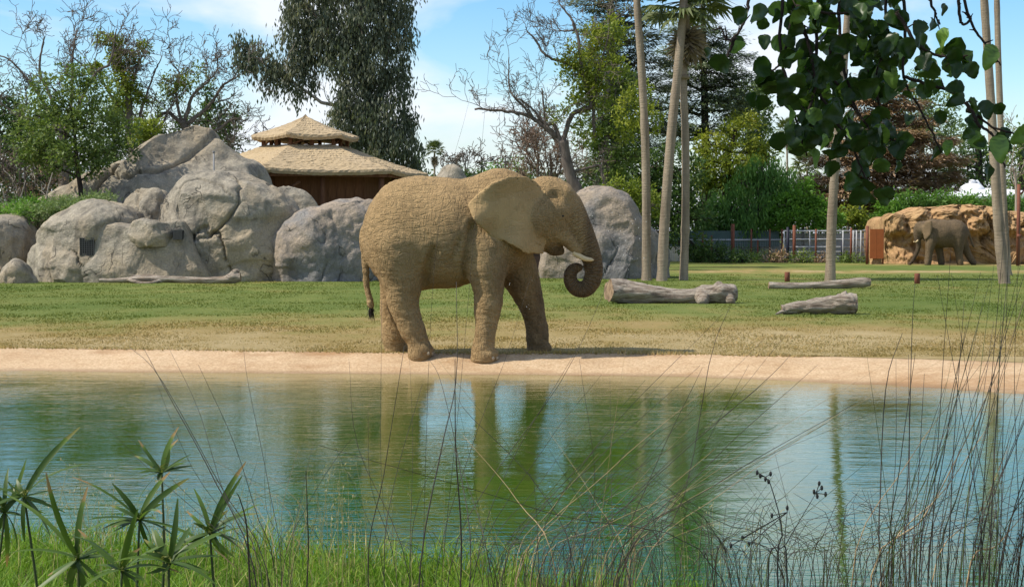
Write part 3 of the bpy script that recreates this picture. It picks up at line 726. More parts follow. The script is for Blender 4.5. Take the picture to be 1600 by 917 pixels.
def rock_shape(outline, Y, depth, seed, base_py=None, sq=0.75, cuts=9, amp=1.0, res=1.0, cracks=3, bury=0.25, zc=None):
    """a boulder whose front view fills the traced outline; depth = half its thickness along the view, Y = its middle"""
    o = np.array([P(a, b, Y - depth * 0.25) for a, b in outline])[:, [0, 2]]
    x0, x1 = o[:, 0].min(), o[:, 0].max(); zb = -bury if zc is None else zc
    size = max(x1 - x0, o[:, 1].max() - zb)
    cx, cz = (o[0, 0] + o[-1, 0]) / 2, zb
    o = np.concatenate([[(o[0, 0], zb)], o, [(o[-1, 0], zb)]])
    # radius by angle
    npx = size / mpp(Y) * 0.64
    nph = int(np.clip(npx * 1.5 * res, 50, 260)); nth = int(np.clip(npx * 1.0 * res, 36, 170))
    ph = np.linspace(0, np.pi, nph)
    d = np.stack([-np.cos(ph), np.sin(ph)], 1); R = np.zeros(nph)
    for (ax, az), (bx, bz) in zip(o[:-1], o[1:]):
        ax, az, bx, bz = ax - cx, az - cz, bx - cx, bz - cz
        ex, ez = bx - ax, bz - az
        den = d[:, 0] * ez - d[:, 1] * ex
        with np.errstate(all='ignore'):
            t = (ax * ez - az * ex) / den; s = (ax * d[:, 1] - az * d[:, 0]) / den
        ok = (s >= -1e-6) & (s <= 1 + 1e-6) & (t > 0) & np.isfinite(t)
        R = np.where(ok, np.maximum(R, t), R)
    R = np.where(R <= 0, np.interp(ph, ph[R > 0], R[R > 0]), R)
    k = np.hanning(7); k /= k.sum(); R = np.convolve(np.pad(R, 3, mode='edge'), k, 'valid')
    th = np.linspace(-np.pi / 2, np.pi / 2, nth); th = th - 0.18 * np.cos(th)        # denser in front
    th[0], th[-1] = -np.pi / 2, np.pi / 2
    c = np.sign(np.cos(th)) * np.abs(np.cos(th)) ** sq; s = np.sign(np.sin(th)) * np.abs(np.sin(th)) ** sq
    V = np.zeros((nth, nph, 3))
    V[..., 0] = cx + d[None, :, 0] * R * c[:, None]; V[..., 2] = cz + d[None, :, 1] * R * c[:, None]
    V[..., 1] = Y + depth * s[:, None] * (0.82 + 0.18 * np.sin(ph))[None]
    V = V.reshape(-1, 3)
    C = np.array((cx, Y, cz)); rng = np.random.default_rng(seed)
    for k in range(cuts):                                                         # broken faces
        n = np.array((rng.normal() * 0.8, -abs(rng.normal()) - 0.45, rng.normal() * 0.35 + 0.12)); n /= np.linalg.norm(n)
        pr = (V - C) @ n; lim = np.quantile(pr, 1 - rng.uniform(0.06, 0.17))
        V = V - np.maximum(pr - lim, 0)[:, None] * n * rng.uniform(0.75, 1.0)
    Q = grid_faces(nth, nph)
    N = vnormals(V, Q)
    if ((V - C) * N).sum(1).mean() < 0: N = -N; Q = Q[:, ::-1]
    edge = np.abs(c)[:, None].repeat(nph, 1).ravel()
    q = V / size
    lump = 0.06 * fbm(q * 2.2, seed, 2) + 0.020 * (np.abs(fbm(q * 3.0, seed + 5, 4)) * -2 + 0.6) + 0.010 * fbm(q * 10, seed + 9, 4) + 0.0025 * fbm(q * 45, seed + 15, 3)
    strat = fbm(q * np.array((1.2, 1.2, 3.0)) + 4, seed + 33, 3); lump += 0.018 * np.clip(np.abs(strat * 2.2) ** 0.5 * np.sign(strat), -1, 1)
    for k in range(cracks):
        qq = q @ np.array(((1.5, .3, .5 - .5 * k), (.3, 1.2, .2), (.35 * (k - 1), .2, .55))); f = perlin(qq * (1.0 + 0.35 * k) + 0.05 * fbm(q * 11, seed + 60, 4)[:, None] + seed * .37, seed + 71 + k)
        lump -= 0.042 * np.exp(-np.abs(f / 0.009) ** 1.3) * np.clip(0.6 + 3 * perlin(q * 1.7 + 11 * k, seed + 90), 0, 1)
    w = np.clip((V[:, 2] - zb) / (0.12 * size), 0, 1)
    V = V + N * (lump * size * amp * (0.35 + 0.65 * w))[:, None]
    return V, Q, np.array((cx, Y, 0.0))
def boulder(outline, py, depth, seed, label, mat=None, Y=None, **k):
    Y = (gy(py) + depth * 0.75) if Y is None else Y
    V, Q, org = rock_shape(outline, Y, depth, seed, **k)
    o = obj('boulder', V, Q, mat or M_ROCK, None, org)
    tag(o, label, 'boulder', 'boulders')
    return o, Y

boulder([(52, 330), (62, 305), (90, 285), (150, 262), (200, 240), (240, 214), (270, 199), (298, 190), (322, 198), (345, 222), (372, 243), (398, 262), (412, 290), (420, 330)], 0, 4.2, 11,
        'huge grey boulder rising to a peak behind the small leafy tree', Y=73, cuts=9, cracks=3)
boulder([(212, 435), (232, 380), (240, 335), (252, 303), (268, 278), (290, 266), (330, 263), (372, 272), (412, 286), (446, 305), (466, 335), (472, 380), (460, 435)], 440, 3.0, 23,
        'big rounded grey boulder with long cracks behind the twisted fallen limb', cuts=6, cracks=3, amp=0.9)
boulder([(172, 345), (195, 304), (215, 292), (240, 292), (257, 300), (275, 345)], 0, 1.4, 31, 'small pale boulder wedged between larger grey boulders', Y=66)
boulder([(33, 435), (40, 400), (56, 362), (90, 336), (125, 318), (160, 314), (195, 323), (226, 345), (240, 435)], 441, 2.4, 41,
        'broad pale grey boulder below the green shrub bed', cuts=6)
VENTROCK, VY = boulder([(122, 435), (123, 400), (124, 372), (131, 356), (160, 349), (195, 348), (240, 350), (284, 346), (297, 366), (312, 400), (330, 435)], 441.5, 1.5, 53,
        'low flat-topped boulder with two vent grilles set into it', Y=gy(441) + 0.6, sq=0.55, cuts=3, amp=0.6, cracks=1)
V, Q, org = rock_shape([(198, 384), (199, 360), (207, 346), (222, 341), (250, 346), (268, 349), (273, 362), (271, 388)], VY - 0.75, 0.7, 59, zc=P(235, 386, VY - .9)[2], cuts=4, cracks=0, amp=0.8)
# close the slab's underside
nb = len(V); nph_ = None
tag(obj('rock_slab', V, Q, M_ROCK, None, (org[0], org[1], P(235, 386, VY)[2])), 'smooth pale stone slab lying across the top of the vented boulder', 'boulder', 'boulders')
boulder([(-70, 440), (-72, 350), (-20, 337), (10, 336), (32, 344), (46, 362), (44, 400), (40, 440)], 440, 2.2, 67, 'grey boulder left of the shrub bed with a striped top', Y=64.5)
boulder([(-6, 440), (4, 420), (22, 403), (38, 413), (54, 440)], 443, 0.8, 71, 'small grey boulder at the foot of the broad pale boulder', cuts=4)
boulder([(412, 340), (424, 298), (440, 286), (465, 295), (492, 320), (500, 345)], 0, 1.5, 79, 'grey boulder in front of the thatched pavilion, half hidden', Y=69)
boulder([(394, 435), (403, 400), (420, 365), (447, 337), (480, 319), (520, 310), (556, 305), (584, 313), (604, 332), (616, 372), (622, 435)], 440, 2.6, 83,
        'large grey and tan boulder just behind the big elephant', M_ROCK2, cuts=8, cracks=2)
boulder([(848, 430), (852, 395), (866, 350), (884, 315), (905, 299), (927, 294), (952, 297), (977, 311), (1002, 340), (1026, 366), (1041, 388), (1048, 432)], 436, 2.6, 97,
        'tall blue grey boulder with a tan cap beside the palm trunks', M_ROCK2, cuts=7, cracks=2, amp=0.8)
boulder([(645, 310), (662, 270), (690, 258), (716, 265), (738, 288), (750, 310)], 0, 1.8, 101, 'pale boulder top showing behind the elephant\'s back', Y=78, cuts=4)
boulder([(1360, 412), (1362, 402), (1369, 394), (1376, 399), (1379, 412)], 413, 0.35, 107, 'small tan boulder in front of the rusty gate panel', M_TANROCK, cuts=4, cracks=0)
rng = np.random.default_rng(77)
for k, (px, w, h, lab) in enumerate(((1096, 8, 6, 'whitish stone at the foot of the first thin rust post beside the palms'), (1112, 9, 6, 'whitish stone at the foot of the short second rust post'), (1127, 7, 5, 'small whitish stone left of the tall rust brown post'), (1150, 11, 7, 'broad whitish stone touching the tall rust brown post'), (1165, 8, 5, 'small whitish stone between the tall rust post and the next thin post'),
                                     (1190, 10, 9, 'tall whitish stone beside the lowest thin rust post'), (1206, 12, 8, 'broadest whitish stone by the dry brush heap'), (1222, 8, 9, 'narrow whitish stone left of the dark blue black post'), (1246, 9, 6, 'whitish stone under the pipe fence right of the rust post'))):
    py = 407
    boulder([(px - w, py), (px - w * .7, py - h * .7), (px, py - h), (px + w * .7, py - h * .6), (px + w, py)], py, 0.3, 120 + k, lab, M_ROCK, cuts=3, cracks=0, Y=97.5, bury=0.05)

# vent grilles on the flat-topped boulder
M_GRILLE = plain('grille_metal', (0.10, 0.10, 0.095), 0.6, 0.3, 20, 0.1); M_HOLE = plain('vent_dark', (0.012, 0.012, 0.012), 0.9, 0.2, 5, 0)
def front_y(o, px, py):
    """foremost depth of a rock near a pixel"""
    n = len(o.data.vertices); v = np.empty(n * 3, dtype=np.float32); o.data.vertices.foreach_get('co', v); v = v.reshape(-1, 3) + np.array(o.location)
    p = P(px, py, VY); d = np.hypot(v[:, 0] - p[0], v[:, 2] - p[2]); return v[d < 0.48][:, 1].min()
for (a0, b0, a1, b1) in ((125, 372, 146, 399), (271, 360, 284, 374)):
    yv = front_y(VENTROCK, (a0 + a1) / 2, (b0 + b1) / 2) - 0.05
    p0 = P(a0, b1, yv); p1 = P(a1, b0, yv); w, h = p1[0] - p0[0], p1[2] - p0[2]; cx, cz = (p0[0] + p1[0]) / 2, (p0[2] + p1[2]) / 2
    mb = MB(); mb.box((cx, yv + .35, cz), (w, .66, h)); gr_ = mb.build('vent_grille', M_HOLE, VENTROCK, (cx, yv, cz), smooth=False)
    mb = MB()
    for k in range(7): mb.box((p0[0] + w * k / 6, yv, cz), (.022, .03, h + .03))
    for k in range(9): mb.box((cx, yv - .003, p0[2] + h * k / 8), (w + .03, .024, .020))
    mb.build('grille_bars', M_GRILLE, gr_, smooth=False)

# tan rock wall behind the far elephant
ol = [(1371, 408), (1367, 380), (1366, 352), (1368, 341), (1376, 338), (1392, 341), (1403, 334), (1420, 326), (1427, 321), (1447, 322), (1455, 319), (1470, 320), (1481, 318), (1490, 322), (1504, 321), (1520, 325), (1538, 328), (1552, 333), (1570, 335), (1590, 338), (1640, 336), (1700, 342), (1720, 410)]
V, Q, org = rock_shape(ol, 98.0, 4.2, 131, sq=0.34, cuts=0, cracks=2, amp=0.7, res=0.75)
N = vnormals(V, Q)
colm = np.abs(np.sin(V[:, 0] * 1.9 + 1.2 * perlin(V * .5, 5))) ** 0.7; up = np.clip((V[:, 2] - 1.6) / 0.5, 0, 1)
low = np.clip((1.4 - V[:, 2]) / 1.4, 0, 1)
lay = perlin(np.stack([V[:, 0] * .15, V[:, 1] * .15, V[:, 2] * 2.2], 1), 8)
V = V - N * 0 + np.stack([0 * up, -(colm * 0.60 * up + low * 0.55 * (0.4 + np.abs(perlin(V * np.array((.55, .5, .3)), 12)) * 2) + 0.35 * lay + 0.45 * (1 - 2 * np.abs(fbm(V * 0.9, 19, 4))) + 0.22 * (1 - 2 * np.abs(fbm(V * 2.6, 23, 4)))) * (V[:, 1] < 98), 0 * up], 1)
tag(obj('rock_wall', V, Q, M_TANROCK, None, org), 'long tan artificial rock wall with rounded columns along its top', 'rock wall')
# planted earth behind the boulders
m_earth = plain('earth', (0.10, 0.075, 0.045), 0.95, 0.3, 1.5, 0.6)
xs = np.linspace(P(-160, 0, 68)[0], P(215, 0, 70)[0], 40); tt = np.linspace(0, 1, 24)
X, T = np.meshgrid(xs, tt); Y = 63.6 + T * 16
Z = np.interp(T, [0, .08, .2, .45, .85, 1.0], [0, 1.9, 2.3, 3.2, 3.3, -.1]) * np.interp(X, [xs[0], xs[0] + 1, xs[-1] - 2.2, xs[-1]], [0, 1, 1, 0]) - 0.05
Z = Z + 0.12 * fbm(np.stack([X, Y, 0 * X], -1).reshape(-1, 3) * .8, 3, 3).reshape(X.shape)
V = np.stack([X, Y, Z], -1).reshape(-1, 3)
tag(obj('planted_mound', V, grid_faces(len(tt), len(xs)), m_earth), kind='structure')

# logs
M_LOG = None
m = Mat('weathered_wood'); v = m.co((0.35, 4, 4)); n = m.noise(3.0, 6, 0.65, v); n2 = m.noise(2.0, 4)
c = m.ramp(n, [(0.3, (0.065, 0.048, 0.036)), (0.42, (0.24, 0.19, 0.145)), (0.55, (0.46, 0.39, 0.31)), (0.75, (0.60, 0.53, 0.44))]); c = m.mix(m.rng(n2, 0.5, 0.7, 0, .5), c, (0.27, 0.19, 0.12))
M_LOG = m.done(m.bsdf(c, 0.9, m.bump(m.math('ADD', n, m.noise(7, 6, 0.7, v)), 1.0, 0.10), 0.2))
m = Mat('cut_wood'); n = m.noise(9, 4); M_CUT = m.done(m.bsdf(m.ramp(n, [(0.3, (0.12, 0.08, 0.05)), (0.7, (0.30, 0.21, 0.13))]), 0.9, m.bump(n, 0.6, 0.03), 0.15))
def log(name, label, rows, seed, sides=22, n=60, lump=0.22, twist=2.0, branch=(), split=0.0):
    """rows: world x, y, z, radius along the log"""
    p = spline(rows, n); pts, r = p[:, :3], np.maximum(p[:, 3], 0.01)
    V, Q, T = tube(pts, r, sides)
    c = np.concatenate([np.repeat(pts, sides, 0), pts[:1], pts[-1:]]); dv = V - c; rr = np.concatenate([np.repeat(r, sides), r[:1], r[-1:]])
    ang = np.concatenate([np.tile(np.arange(sides) * 2 * np.pi / sides, n), [0, 0]]); al = np.concatenate([np.repeat(np.linspace(0, 1, n), sides), [0, 1]])
    q = np.stack([np.cos(ang + twist * al) * 1.5, np.sin(ang + twist * al) * 1.5, al * 5], 1)
    f = 1 + lump * 1.6 * fbm(q, seed, 3) + lump * 0.6 * fbm(q * np.array((3, 3, 1.2)), seed + 3, 3)
    V = c + dv * f[:, None]
    o0 = np.array((pts[:, 0].mean(), pts[:, 1].mean(), 0.0))
    root = thing(name, label, 'log', o0, 'fallen logs')
    ends = np.arange(len(T)); endT = T
    obj('trunk', V, [Q], M_LOG, root)
    for tri in (T[:sides], T[sides:]):
        idx = np.unique(tri); mp_ = {a: b for b, a in enumerate(idx)}
        E = V[idx].copy(); obj('cut_end', E, np.vectorize(mp_.get)(tri), M_CUT, root)
    for b in branch:
        q = spline(b, 24); V2, Q2, T2 = tube(q[:, :3], np.maximum(q[:, 3], .01), 12); V2 = V2 + 0.1 * q[:, 3].mean() * fbm(V2 * 6, seed + 20, 3)[:, None]
        obj('branch_stub', V2, [Q2, T2], M_LOG, root)
    return root
def lr(px, py, Y, rpx): return (*P(px, py, Y), rpx * mpp(Y))
Y = gy(474)
log('fallen_log', 'thick pale fallen log with a sawn end beside the elephant\'s trunk', [lr(951, 455, Y - .15, 17), lr(975, 457, Y, 18), lr(1005, 460, Y, 15.5), lr(1040, 463, Y, 13), lr(1075, 463, Y, 12.5), lr(1105, 461, Y, 15), lr(1128, 459, Y, 17), lr(1147, 459, Y, 14), lr(1152, 459, Y, 8)], 3,
    branch=[[lr(1095, 462, Y - .1, 12), lr(1098, 468, Y - .3, 11), lr(1096, 474, Y - .5, 7)], [lr(1120, 452, Y, 9), lr(1126, 447, Y, 9), lr(1130, 444, Y, 5)], [lr(1136, 462, Y - .1, 11), lr(1142, 470, Y - .25, 8), lr(1145, 476, Y - .3, 4)]])
Y = gy(491)
log('broken_log', 'short jagged hollow log with a flared splintered end on the lawn', [lr(1222, 484, Y, 8), lr(1232, 482, Y, 8.5), lr(1255, 479, Y, 10), lr(1285, 477, Y, 11.5), lr(1310, 475, Y, 14), lr(1330, 474, Y, 16), lr(1338, 474, Y, 14)], 13, lump=0.24,
    branch=[[lr(1312, 470, Y, 8), lr(1319, 460, Y, 5), lr(1322, 455, Y, 1.5)], [lr(1326, 468, Y, 7), lr(1329, 459, Y, 1.5)], [lr(1226, 485, Y - .05, 4), lr(1212, 491, Y - .15, 1)]])
Y = gy(451)
log('fallen_log', 'long slender straight log near the rusty post and palm trunk', [lr(1201, 446, Y, 6), lr(1215, 447, Y, 6.5), lr(1250, 447, Y, 5.5), lr(1290, 445, Y, 6), lr(1325, 443, Y, 7), lr(1350, 441, Y, 8), lr(1360, 441, Y, 6)], 17, lump=0.12)
Y = gy(443)
log('fallen_limb', 'thin twisted fallen limb lying in front of the left boulders', [lr(155, 438, Y, 2.5), lr(185, 438, Y, 3.5), lr(215, 436, Y, 4), lr(250, 436, Y, 4.5), lr(285, 437, Y, 5), lr(320, 438, Y, 5), lr(350, 437, Y, 6), lr(362, 434, Y, 8), lr(376, 433, Y, 7)], 19, sides=14, lump=0.2,
    branch=[[lr(205, 433, Y + .1, 3), lr(235, 432, Y + .2, 3.2), lr(262, 436, Y, 3)], [lr(195, 436, Y, 2.5), lr(228, 443, Y - .3, 3), lr(255, 438, Y, 3)], [lr(360, 432, Y, 5), lr(368, 425, Y, 5), lr(374, 424, Y, 2)]])

# ------------------------------------------------------------------ pavilion, fences, gate, posts, far building
M_WOODP = bark_mat('pavilion_timber', (0.10, 0.045, 0.024), (0.20, 0.095, 0.05), 4, 0.3)
def thatch_mat(name, seed):
    m = Mat(name); a = m.attr('tint')
    st = m.noise(7, 5, 0.7, m.co((1.6, 1.6, 9), loc=(seed, 0, 0))); st2 = m.noise(22, 4, 0.7, m.co((1, 1, 0.5)))
    n = m.noise(0.8, 4)
    c = m.ramp(st, [(0.25, (0.25, 0.18, 0.105)), (0.5, (0.42, 0.32, 0.19)), (0.75, (0.56, 0.45, 0.29))])
    c = m.mix(m.rng(n, 0.4, 0.7, 0, 0.35), c, (0.30, 0.24, 0.17))
    return m.done(m.bsdf(c, 0.95, m.bump(m.math('ADD', st, st2), 0.7, 0.04), 0.1))
M_THATCH = thatch_mat('thatch', 0)
PV_Y = 82.0; PC = P(478, 300, PV_Y); PCX = PC[0]; PV_R0 = math.radians(-12.8)
pav = thing('pavilion', 'open timber pavilion with a two tier thatched roof behind the boulders', 'pavilion', (PCX, PV_Y, 0))
def hexpt(R, k, z):                                                     # k may be fractional along the ring
    k0 = int(math.floor(k)); f = k - k0
    a = [PV_R0 + math.radians(60) * (k0 + i) for i in (0, 1)]
    p = [(PCX + R * math.sin(t), PV_Y - R * math.cos(t)) for t in a]
    return np.array((p[0][0] * (1 - f) + p[1][0] * f, p[0][1] * (1 - f) + p[1][1] * f, z))
def roof(name, R0, z0, R1, z1, rows, per, sag, seed):
    V = []; K = 6 * per; rng = np.random.default_rng(seed)
    course = []
    for i in range(rows + 1):
        t = i / rows; R = R0 + (R1 - R0) * t; z = z0 + (z1 - z0) * t - sag * math.sin(math.pi * t)
        course.append((R, z)); 
        if i < rows: course.append((R - (R0 - R1) / rows * 0.10, z + 0.028))        # butt of the next course stands proud
    for (R, z) in [(R0 - .05, z0 - .24), (R0 + .03, z0 - .10)] + course:
        for k in range(K):
            jr = rng.normal() * 0.012
            edge = math.sin(math.pi * (k % per) / per)
            V.append(hexpt(R + jr, k / per, z + rng.normal() * 0.008 - 0.10 * edge * (R / R0)))
    nr = len(V) // K; Q = [(i * K + k, i * K + (k + 1) % K, (i + 1) * K + (k + 1) % K, (i + 1) * K + k) for i in range(nr - 1) for k in range(K)]
    V = np.array(V); top = len(V); V = np.concatenate([V, [hexpt(0, 0, z1 + (0.15 if R1 < .3 else 0))]])
    T = [((nr - 1) * K + k, (nr - 1) * K + (k + 1) % K, top) for k in range(K)]
    # underside
    b = len(V); V = np.concatenate([V, [hexpt(0, 0, z0 + 0.5 * (z1 - z0) - .25)]]); T += [(k, b, (k + 1) % K) for k in range(K)]
    V[:, 2] += 0.03 * fbm(V * 1.2, seed, 3)
    return obj(name, V, [np.array(Q), np.array(T)], M_THATCH, pav, smooth=False)
lower = roof('lower_roof', 6.45, 4.93, 2.1, 6.28, 15, 46, 0.08, 3)
upper = roof('upper_roof', 2.75, 6.80, 0.12, 7.75, 9, 22, 0.08, 5)
for k in range(6):
    a, b = hexpt(6.1, k, 4.66), hexpt(6.1, k + 1, 4.66)
    mb = MB(); c = (a + b) / 2; L = np.linalg.norm(b - a); mb.box(c, (L, .16, .24), math.atan2(b[1] - a[1], b[0] - a[0])); mb.build('eave_beam', M_WOODP, pav, c, smooth=False)
    mb = MB(); p = hexpt(5.7, k, 0); mb.tube([p, p + (0, 0, 4.75)], [.16, .14], 10); mb.build('post', M_WOODP, pav, p)
    p = hexpt(5.4, k + .5, 0); mb = MB(); mb.tube([p, p + (0, 0, 4.75)], [.13, .11], 10); mb.build('post', M_WOODP, pav, p)
    for f in (0, .5):
        p = hexpt(2.15, k + f, 5.9); mb = MB(); mb.box(p + (0, 0, .45), (.16, .16, .95), PV_R0); mb.build('lantern_post', M_WOODP, pav, p, smooth=False)
    a, b = hexpt(2.2, k, 6.72), hexpt(2.2, k + 1, 6.72); c = (a + b) / 2
    mb = MB(); mb.box(c, (np.linalg.norm(b - a), .13, .16), math.atan2(b[1] - a[1], b[0] - a[0])); mb.build('lantern_beam', M_WOODP, pav, c, smooth=False)
    a, b = hexpt(2.2, k, 6.2), hexpt(2.2, k + .5, 6.7); mb = MB(); mb.tube([a, b], [.05, .05], 6); mb.build('brace', M_WOODP, pav, a)
    a, b = hexpt(5.7, k, 3.3), hexpt(5.7, k + .3, 4.3); mb = MB(); mb.tube([a, b], [.07, .07], 6); mb.build('brace', M_WOODP, pav, a)
    a, b = hexpt(4.4, k, 0), hexpt(4.4, k + 1, 0); c = (a + b) / 2
    for j in range(10):
        q = a + (b - a) * (j + .5) / 10
        if j == 0:
            L = np.linalg.norm(b - a) / 10 - .006; me0 = MB(); me0.box((0, 0, 2.4), (L, .06, 4.8)); me0 = mesh_np('plank', np.concatenate(me0.V), me0.faces(), smooth=False)
        o = link('plank', me0, M_WOODP, pav, tuple(q - np.array(pav.location))); o.rotation_euler.z = math.atan2(b[1] - a[1], b[0] - a[0])
M_RED = rock_mat('red_rock', (0.38, 0.17, 0.10), (0.28, 0.11, 0.07), (0.15, 0.06, 0.04), (0.33, 0.17, 0.12), 5)
boulder([(508, 320), (510, 305), (517, 296), (524, 293), (531, 300), (534, 320)], 0, 0.35, 141, 'reddish standing stone under the pavilion eaves', M_RED, Y=76.2, cuts=3, cracks=0)

# metal pole on the rocks
M_STEEL = plain('galvanised_steel', (0.22, 0.22, 0.22), 0.7, 0.15, 10, 0.05, 0.0)
p = P(334, 266, 66.0); mb = MB(); mb.tube([p - (0, 0, 1.5), P(334, 238, 66.0)], [.035, .035], 8)
mb.tube([P(334, 238.5, 66.0), P(334, 236.5, 66.0)], [.06, .06], 8)
pole = mb.build('metal_pole', M_STEEL, None, p); tag(pole, 'short thin grey metal pole standing on the cracked boulder', 'pole')

# rusty bollards
M_RUST = plain('rusty_steel', (0.16, 0.055, 0.03), 0.75, 0.4, 9, 0.4); M_RUST2 = plain('corten_sheet', (0.36, 0.105, 0.030), 0.8, 0.3, 3, 0.2)
for px, top, bot, lab in ((1230, 425, 441, 'short rusty red bollard behind the long slender log'), (1433, 427, 444, 'short rusty red bollard alone on open grass by the far elephant')):
    Y = gy(bot - 0.5); b = P(px, bot, Y); h = (bot - top) * mpp(Y)
    mb = MB(); mb.tube([b - (0, 0, .1), b + (0, 0, h - .02), b + (0, 0, h)], [.10, .10, .085], 14); tag(mb.build('bollard', M_RUST, None, (b[0], b[1], 0)), lab, 'bollard', 'bollards')

# dark box behind the elephant's front leg
M_DKBOX = plain('dark_brown_sheet', (0.055, 0.032, 0.024), 0.8, 0.35, 3, 0.2)
Y = gy(426); a, b = P(812, 427, Y), P(853, 393, Y)
bx = thing('feeder_box', 'dark brown box standing between the big elephant\'s front leg and boulder', 'box', ((a[0] + b[0]) / 2, Y, 0))
mb = MB(); mb.box(((a[0] + b[0]) / 2, Y + .5, b[2] / 2), (b[0] - a[0], 1.0, b[2])); mb.build('case', M_DKBOX, bx, smooth=False)
mb = MB(); mb.box(((a[0] + b[0]) / 2, Y + .5, b[2] + .02), (b[0] - a[0] + .06, 1.06, .05)); mb.build('lid', M_DKBOX, bx, smooth=False)
mb = MB(); mb.box((b[0] - .13, Y - .012, .22), (.10, .02, .12)); mb.build('tag_plate', plain('pale_plate', (.45, .3, .2), .7), bx, smooth=False)

# fences
M_WIRE = plain('fence_mesh_grey', (0.26, 0.28, 0.28), 0.7, 0.2, 3, 0.1); M_RAIL = plain('silver_rail', (0.40, 0.41, 0.42), 0.5, 0.1, 5, 0.05, 0.0)
M_DKPOST = plain('dark_blue_post', (0.014, 0.016, 0.03), 0.6, 0.3, 5, 0.1); M_SCREEN = plain('shade_screen', (0.08, 0.12, 0.11), 0.9, 0.3, 2, 0.2)
FY = 99.0
def fp(px, py, dy=0): return P(px, py, FY + dy)
f1 = thing('pipe_fence', 'silver pipe rail fence with mesh panels left of the rusty gate', 'fence', (fp(1290, 405)[0], FY, 0))
for py in (361, 374, 386, 393.5, 402):
    a, b = fp(1226, py), fp(1358, py); mb = MB(); mb.tube([a, b], [.045, .045], 8); mb.build('rail', M_RAIL, f1, a)
for px in (1225, 1265, 1317, 1333, 1338, 1345, 1357):
    a = fp(px, 360); mb = MB(); mb.tube([(a[0], FY - .06, -.1), (a[0], FY - .06, a[2])], [.04, .04], 8); mb.build('upright', M_RAIL, f1, (a[0], FY, 0))
for px0, px1 in ((1226, 1265), (1265, 1317), (1317, 1358)):
    a, b = fp(px0, 404), fp(px1, 361); mb = MB()
    n = int((b[0] - a[0]) / .10)
    for k in range(n + 1): mb.box((a[0] + (b[0] - a[0]) * k / n, FY + .06, b[2] / 2), (.014, .014, b[2]))
    for k in range(18): mb.box(((a[0] + b[0]) / 2, FY + .075, b[2] * (k + .5) / 18), (b[0] - a[0], .014, .014))
    mb.build('mesh_panel', M_WIRE, f1, ((a[0] + b[0]) / 2, FY, 0), smooth=False)
f2 = thing('mesh_fence', 'lower grey mesh fence with a dark screen and brown posts behind palms', 'fence', (fp(1130, 405)[0], FY + 1, 0))
a, b = fp(1030, 405, 1), fp(1224, 372, 1)
for k in range(5):
    x0 = a[0] + (b[0] - a[0]) * k / 5; x1 = a[0] + (b[0] - a[0]) * (k + 1) / 5
    mb = MB(); n = 14
    for j in range(n + 1): mb.box((x0 + (x1 - x0) * j / n, FY + 1, b[2] / 2), (.015, .015, b[2]))
    for j in range(14): mb.box(((x0 + x1) / 2, FY + 1.015, b[2] * (j + .5) / 14), (x1 - x0, .012, .012))
    mb.build('mesh_panel', M_WIRE, f2, ((x0 + x1) / 2, FY + 1, 0), smooth=False)
    mb = MB(); mb.box(((x0 + x1) / 2, FY + 2.5, 1.45), (x1 - x0 - .02, .03, 1.0)); mb.build('screen', M_SCREEN, f2, ((x0 + x1) / 2, FY + 2.5, 1.0), smooth=False)
mb = MB(); mb.tube([fp(1030, 375, .9), fp(1224, 375, .9)], [.04, .04], 8); mb.build('rail', M_RAIL, f2, fp(1030, 375, 1))
for px, top, bot in ((1098, 362, 405), (1112, 368, 405), (1174, 358, 403), (1184, 375, 405), (1203, 358, 403), (1222, 358, 403)):
    c = fp(px, top, .7); mb = MB(); mb.tube([(c[0], c[1], -.1), tuple(c)], [.055, .05], 8); mb.build('post', M_RUST, f2, (c[0], c[1], 0))
for px, top, r, mat, lab in ((1145, 350, .12, M_RUST, 'tall rust brown post at the dense shrubs'), (1231, 355, .09, M_DKPOST, 'dark blue black post at the left end of the pipe fence'), (1241, 352, .10, M_RUST, 'rust brown post beside the dark blue black post'),
                             (1275, 358, .06, M_RUST, 'thin rust brown post in front of the pipe fence'), (1315, 376, .05, M_DKPOST, 'low dark blue post right of the palm trunk'), (1330, 356, .065, M_RUST, 'thin rust post near the pipe fence gate'),
                             (1592, 288, .10, M_RUST, 'tall rust red pole standing at the rock wall')):
    Y = 98.2 if px < 1500 else 89.0; c = P(px, top, Y)
    mb = MB(); mb.tube([(c[0], c[1], -.1), tuple(c)], [r, r * .95], 10)
    if px > 1500: mb.tube([P(px, 306, Y), P(px + 9, 297, Y)], [.05, .05], 6); mb.tube([P(px, 372, Y), P(px, 366, Y)], [.13, .13], 10)
    tag(mb.build('fence_post' if px < 1500 else 'rusty_pole', mat, None, (c[0], c[1], 0)), lab, 'post', 'separate posts')
# grey walls seen through the fences
M_GREYW = plain('grey_block', (0.44, 0.45, 0.445), .85, .12, 2.5, .2)
for px0, px1, top, lab in ((1224, 1362, 366, 'low grey wall seen through the silver pipe fence'), (1035, 1222, 381, 'lower grey wall seen through the mesh fence behind the palms')):
    a, b = P(px0, 402, 102.5), P(px1, top, 102.5); w_ = thing('block_wall', lab, 'wall', ((a[0] + b[0]) / 2, 102.5, 0), 'grey walls'); nb_ = 9
    for j in range(nb_):
        xw = (b[0] - a[0]) / nb_; mb = MB(); mb.box((a[0] + xw * (j + .5), 102.5, b[2] / 2 - .05), (xw - .025, .15, b[2] + .1)); mb.build('panel', M_GREYW, w_, (a[0] + xw * (j + .5), 102.5, 0), smooth=False)
    mb = MB(); mb.box(((a[0] + b[0]) / 2, 102.5, b[2] + .03), (b[0] - a[0], .2, .06)); mb.build('coping', M_GREYW, w_, smooth=False)
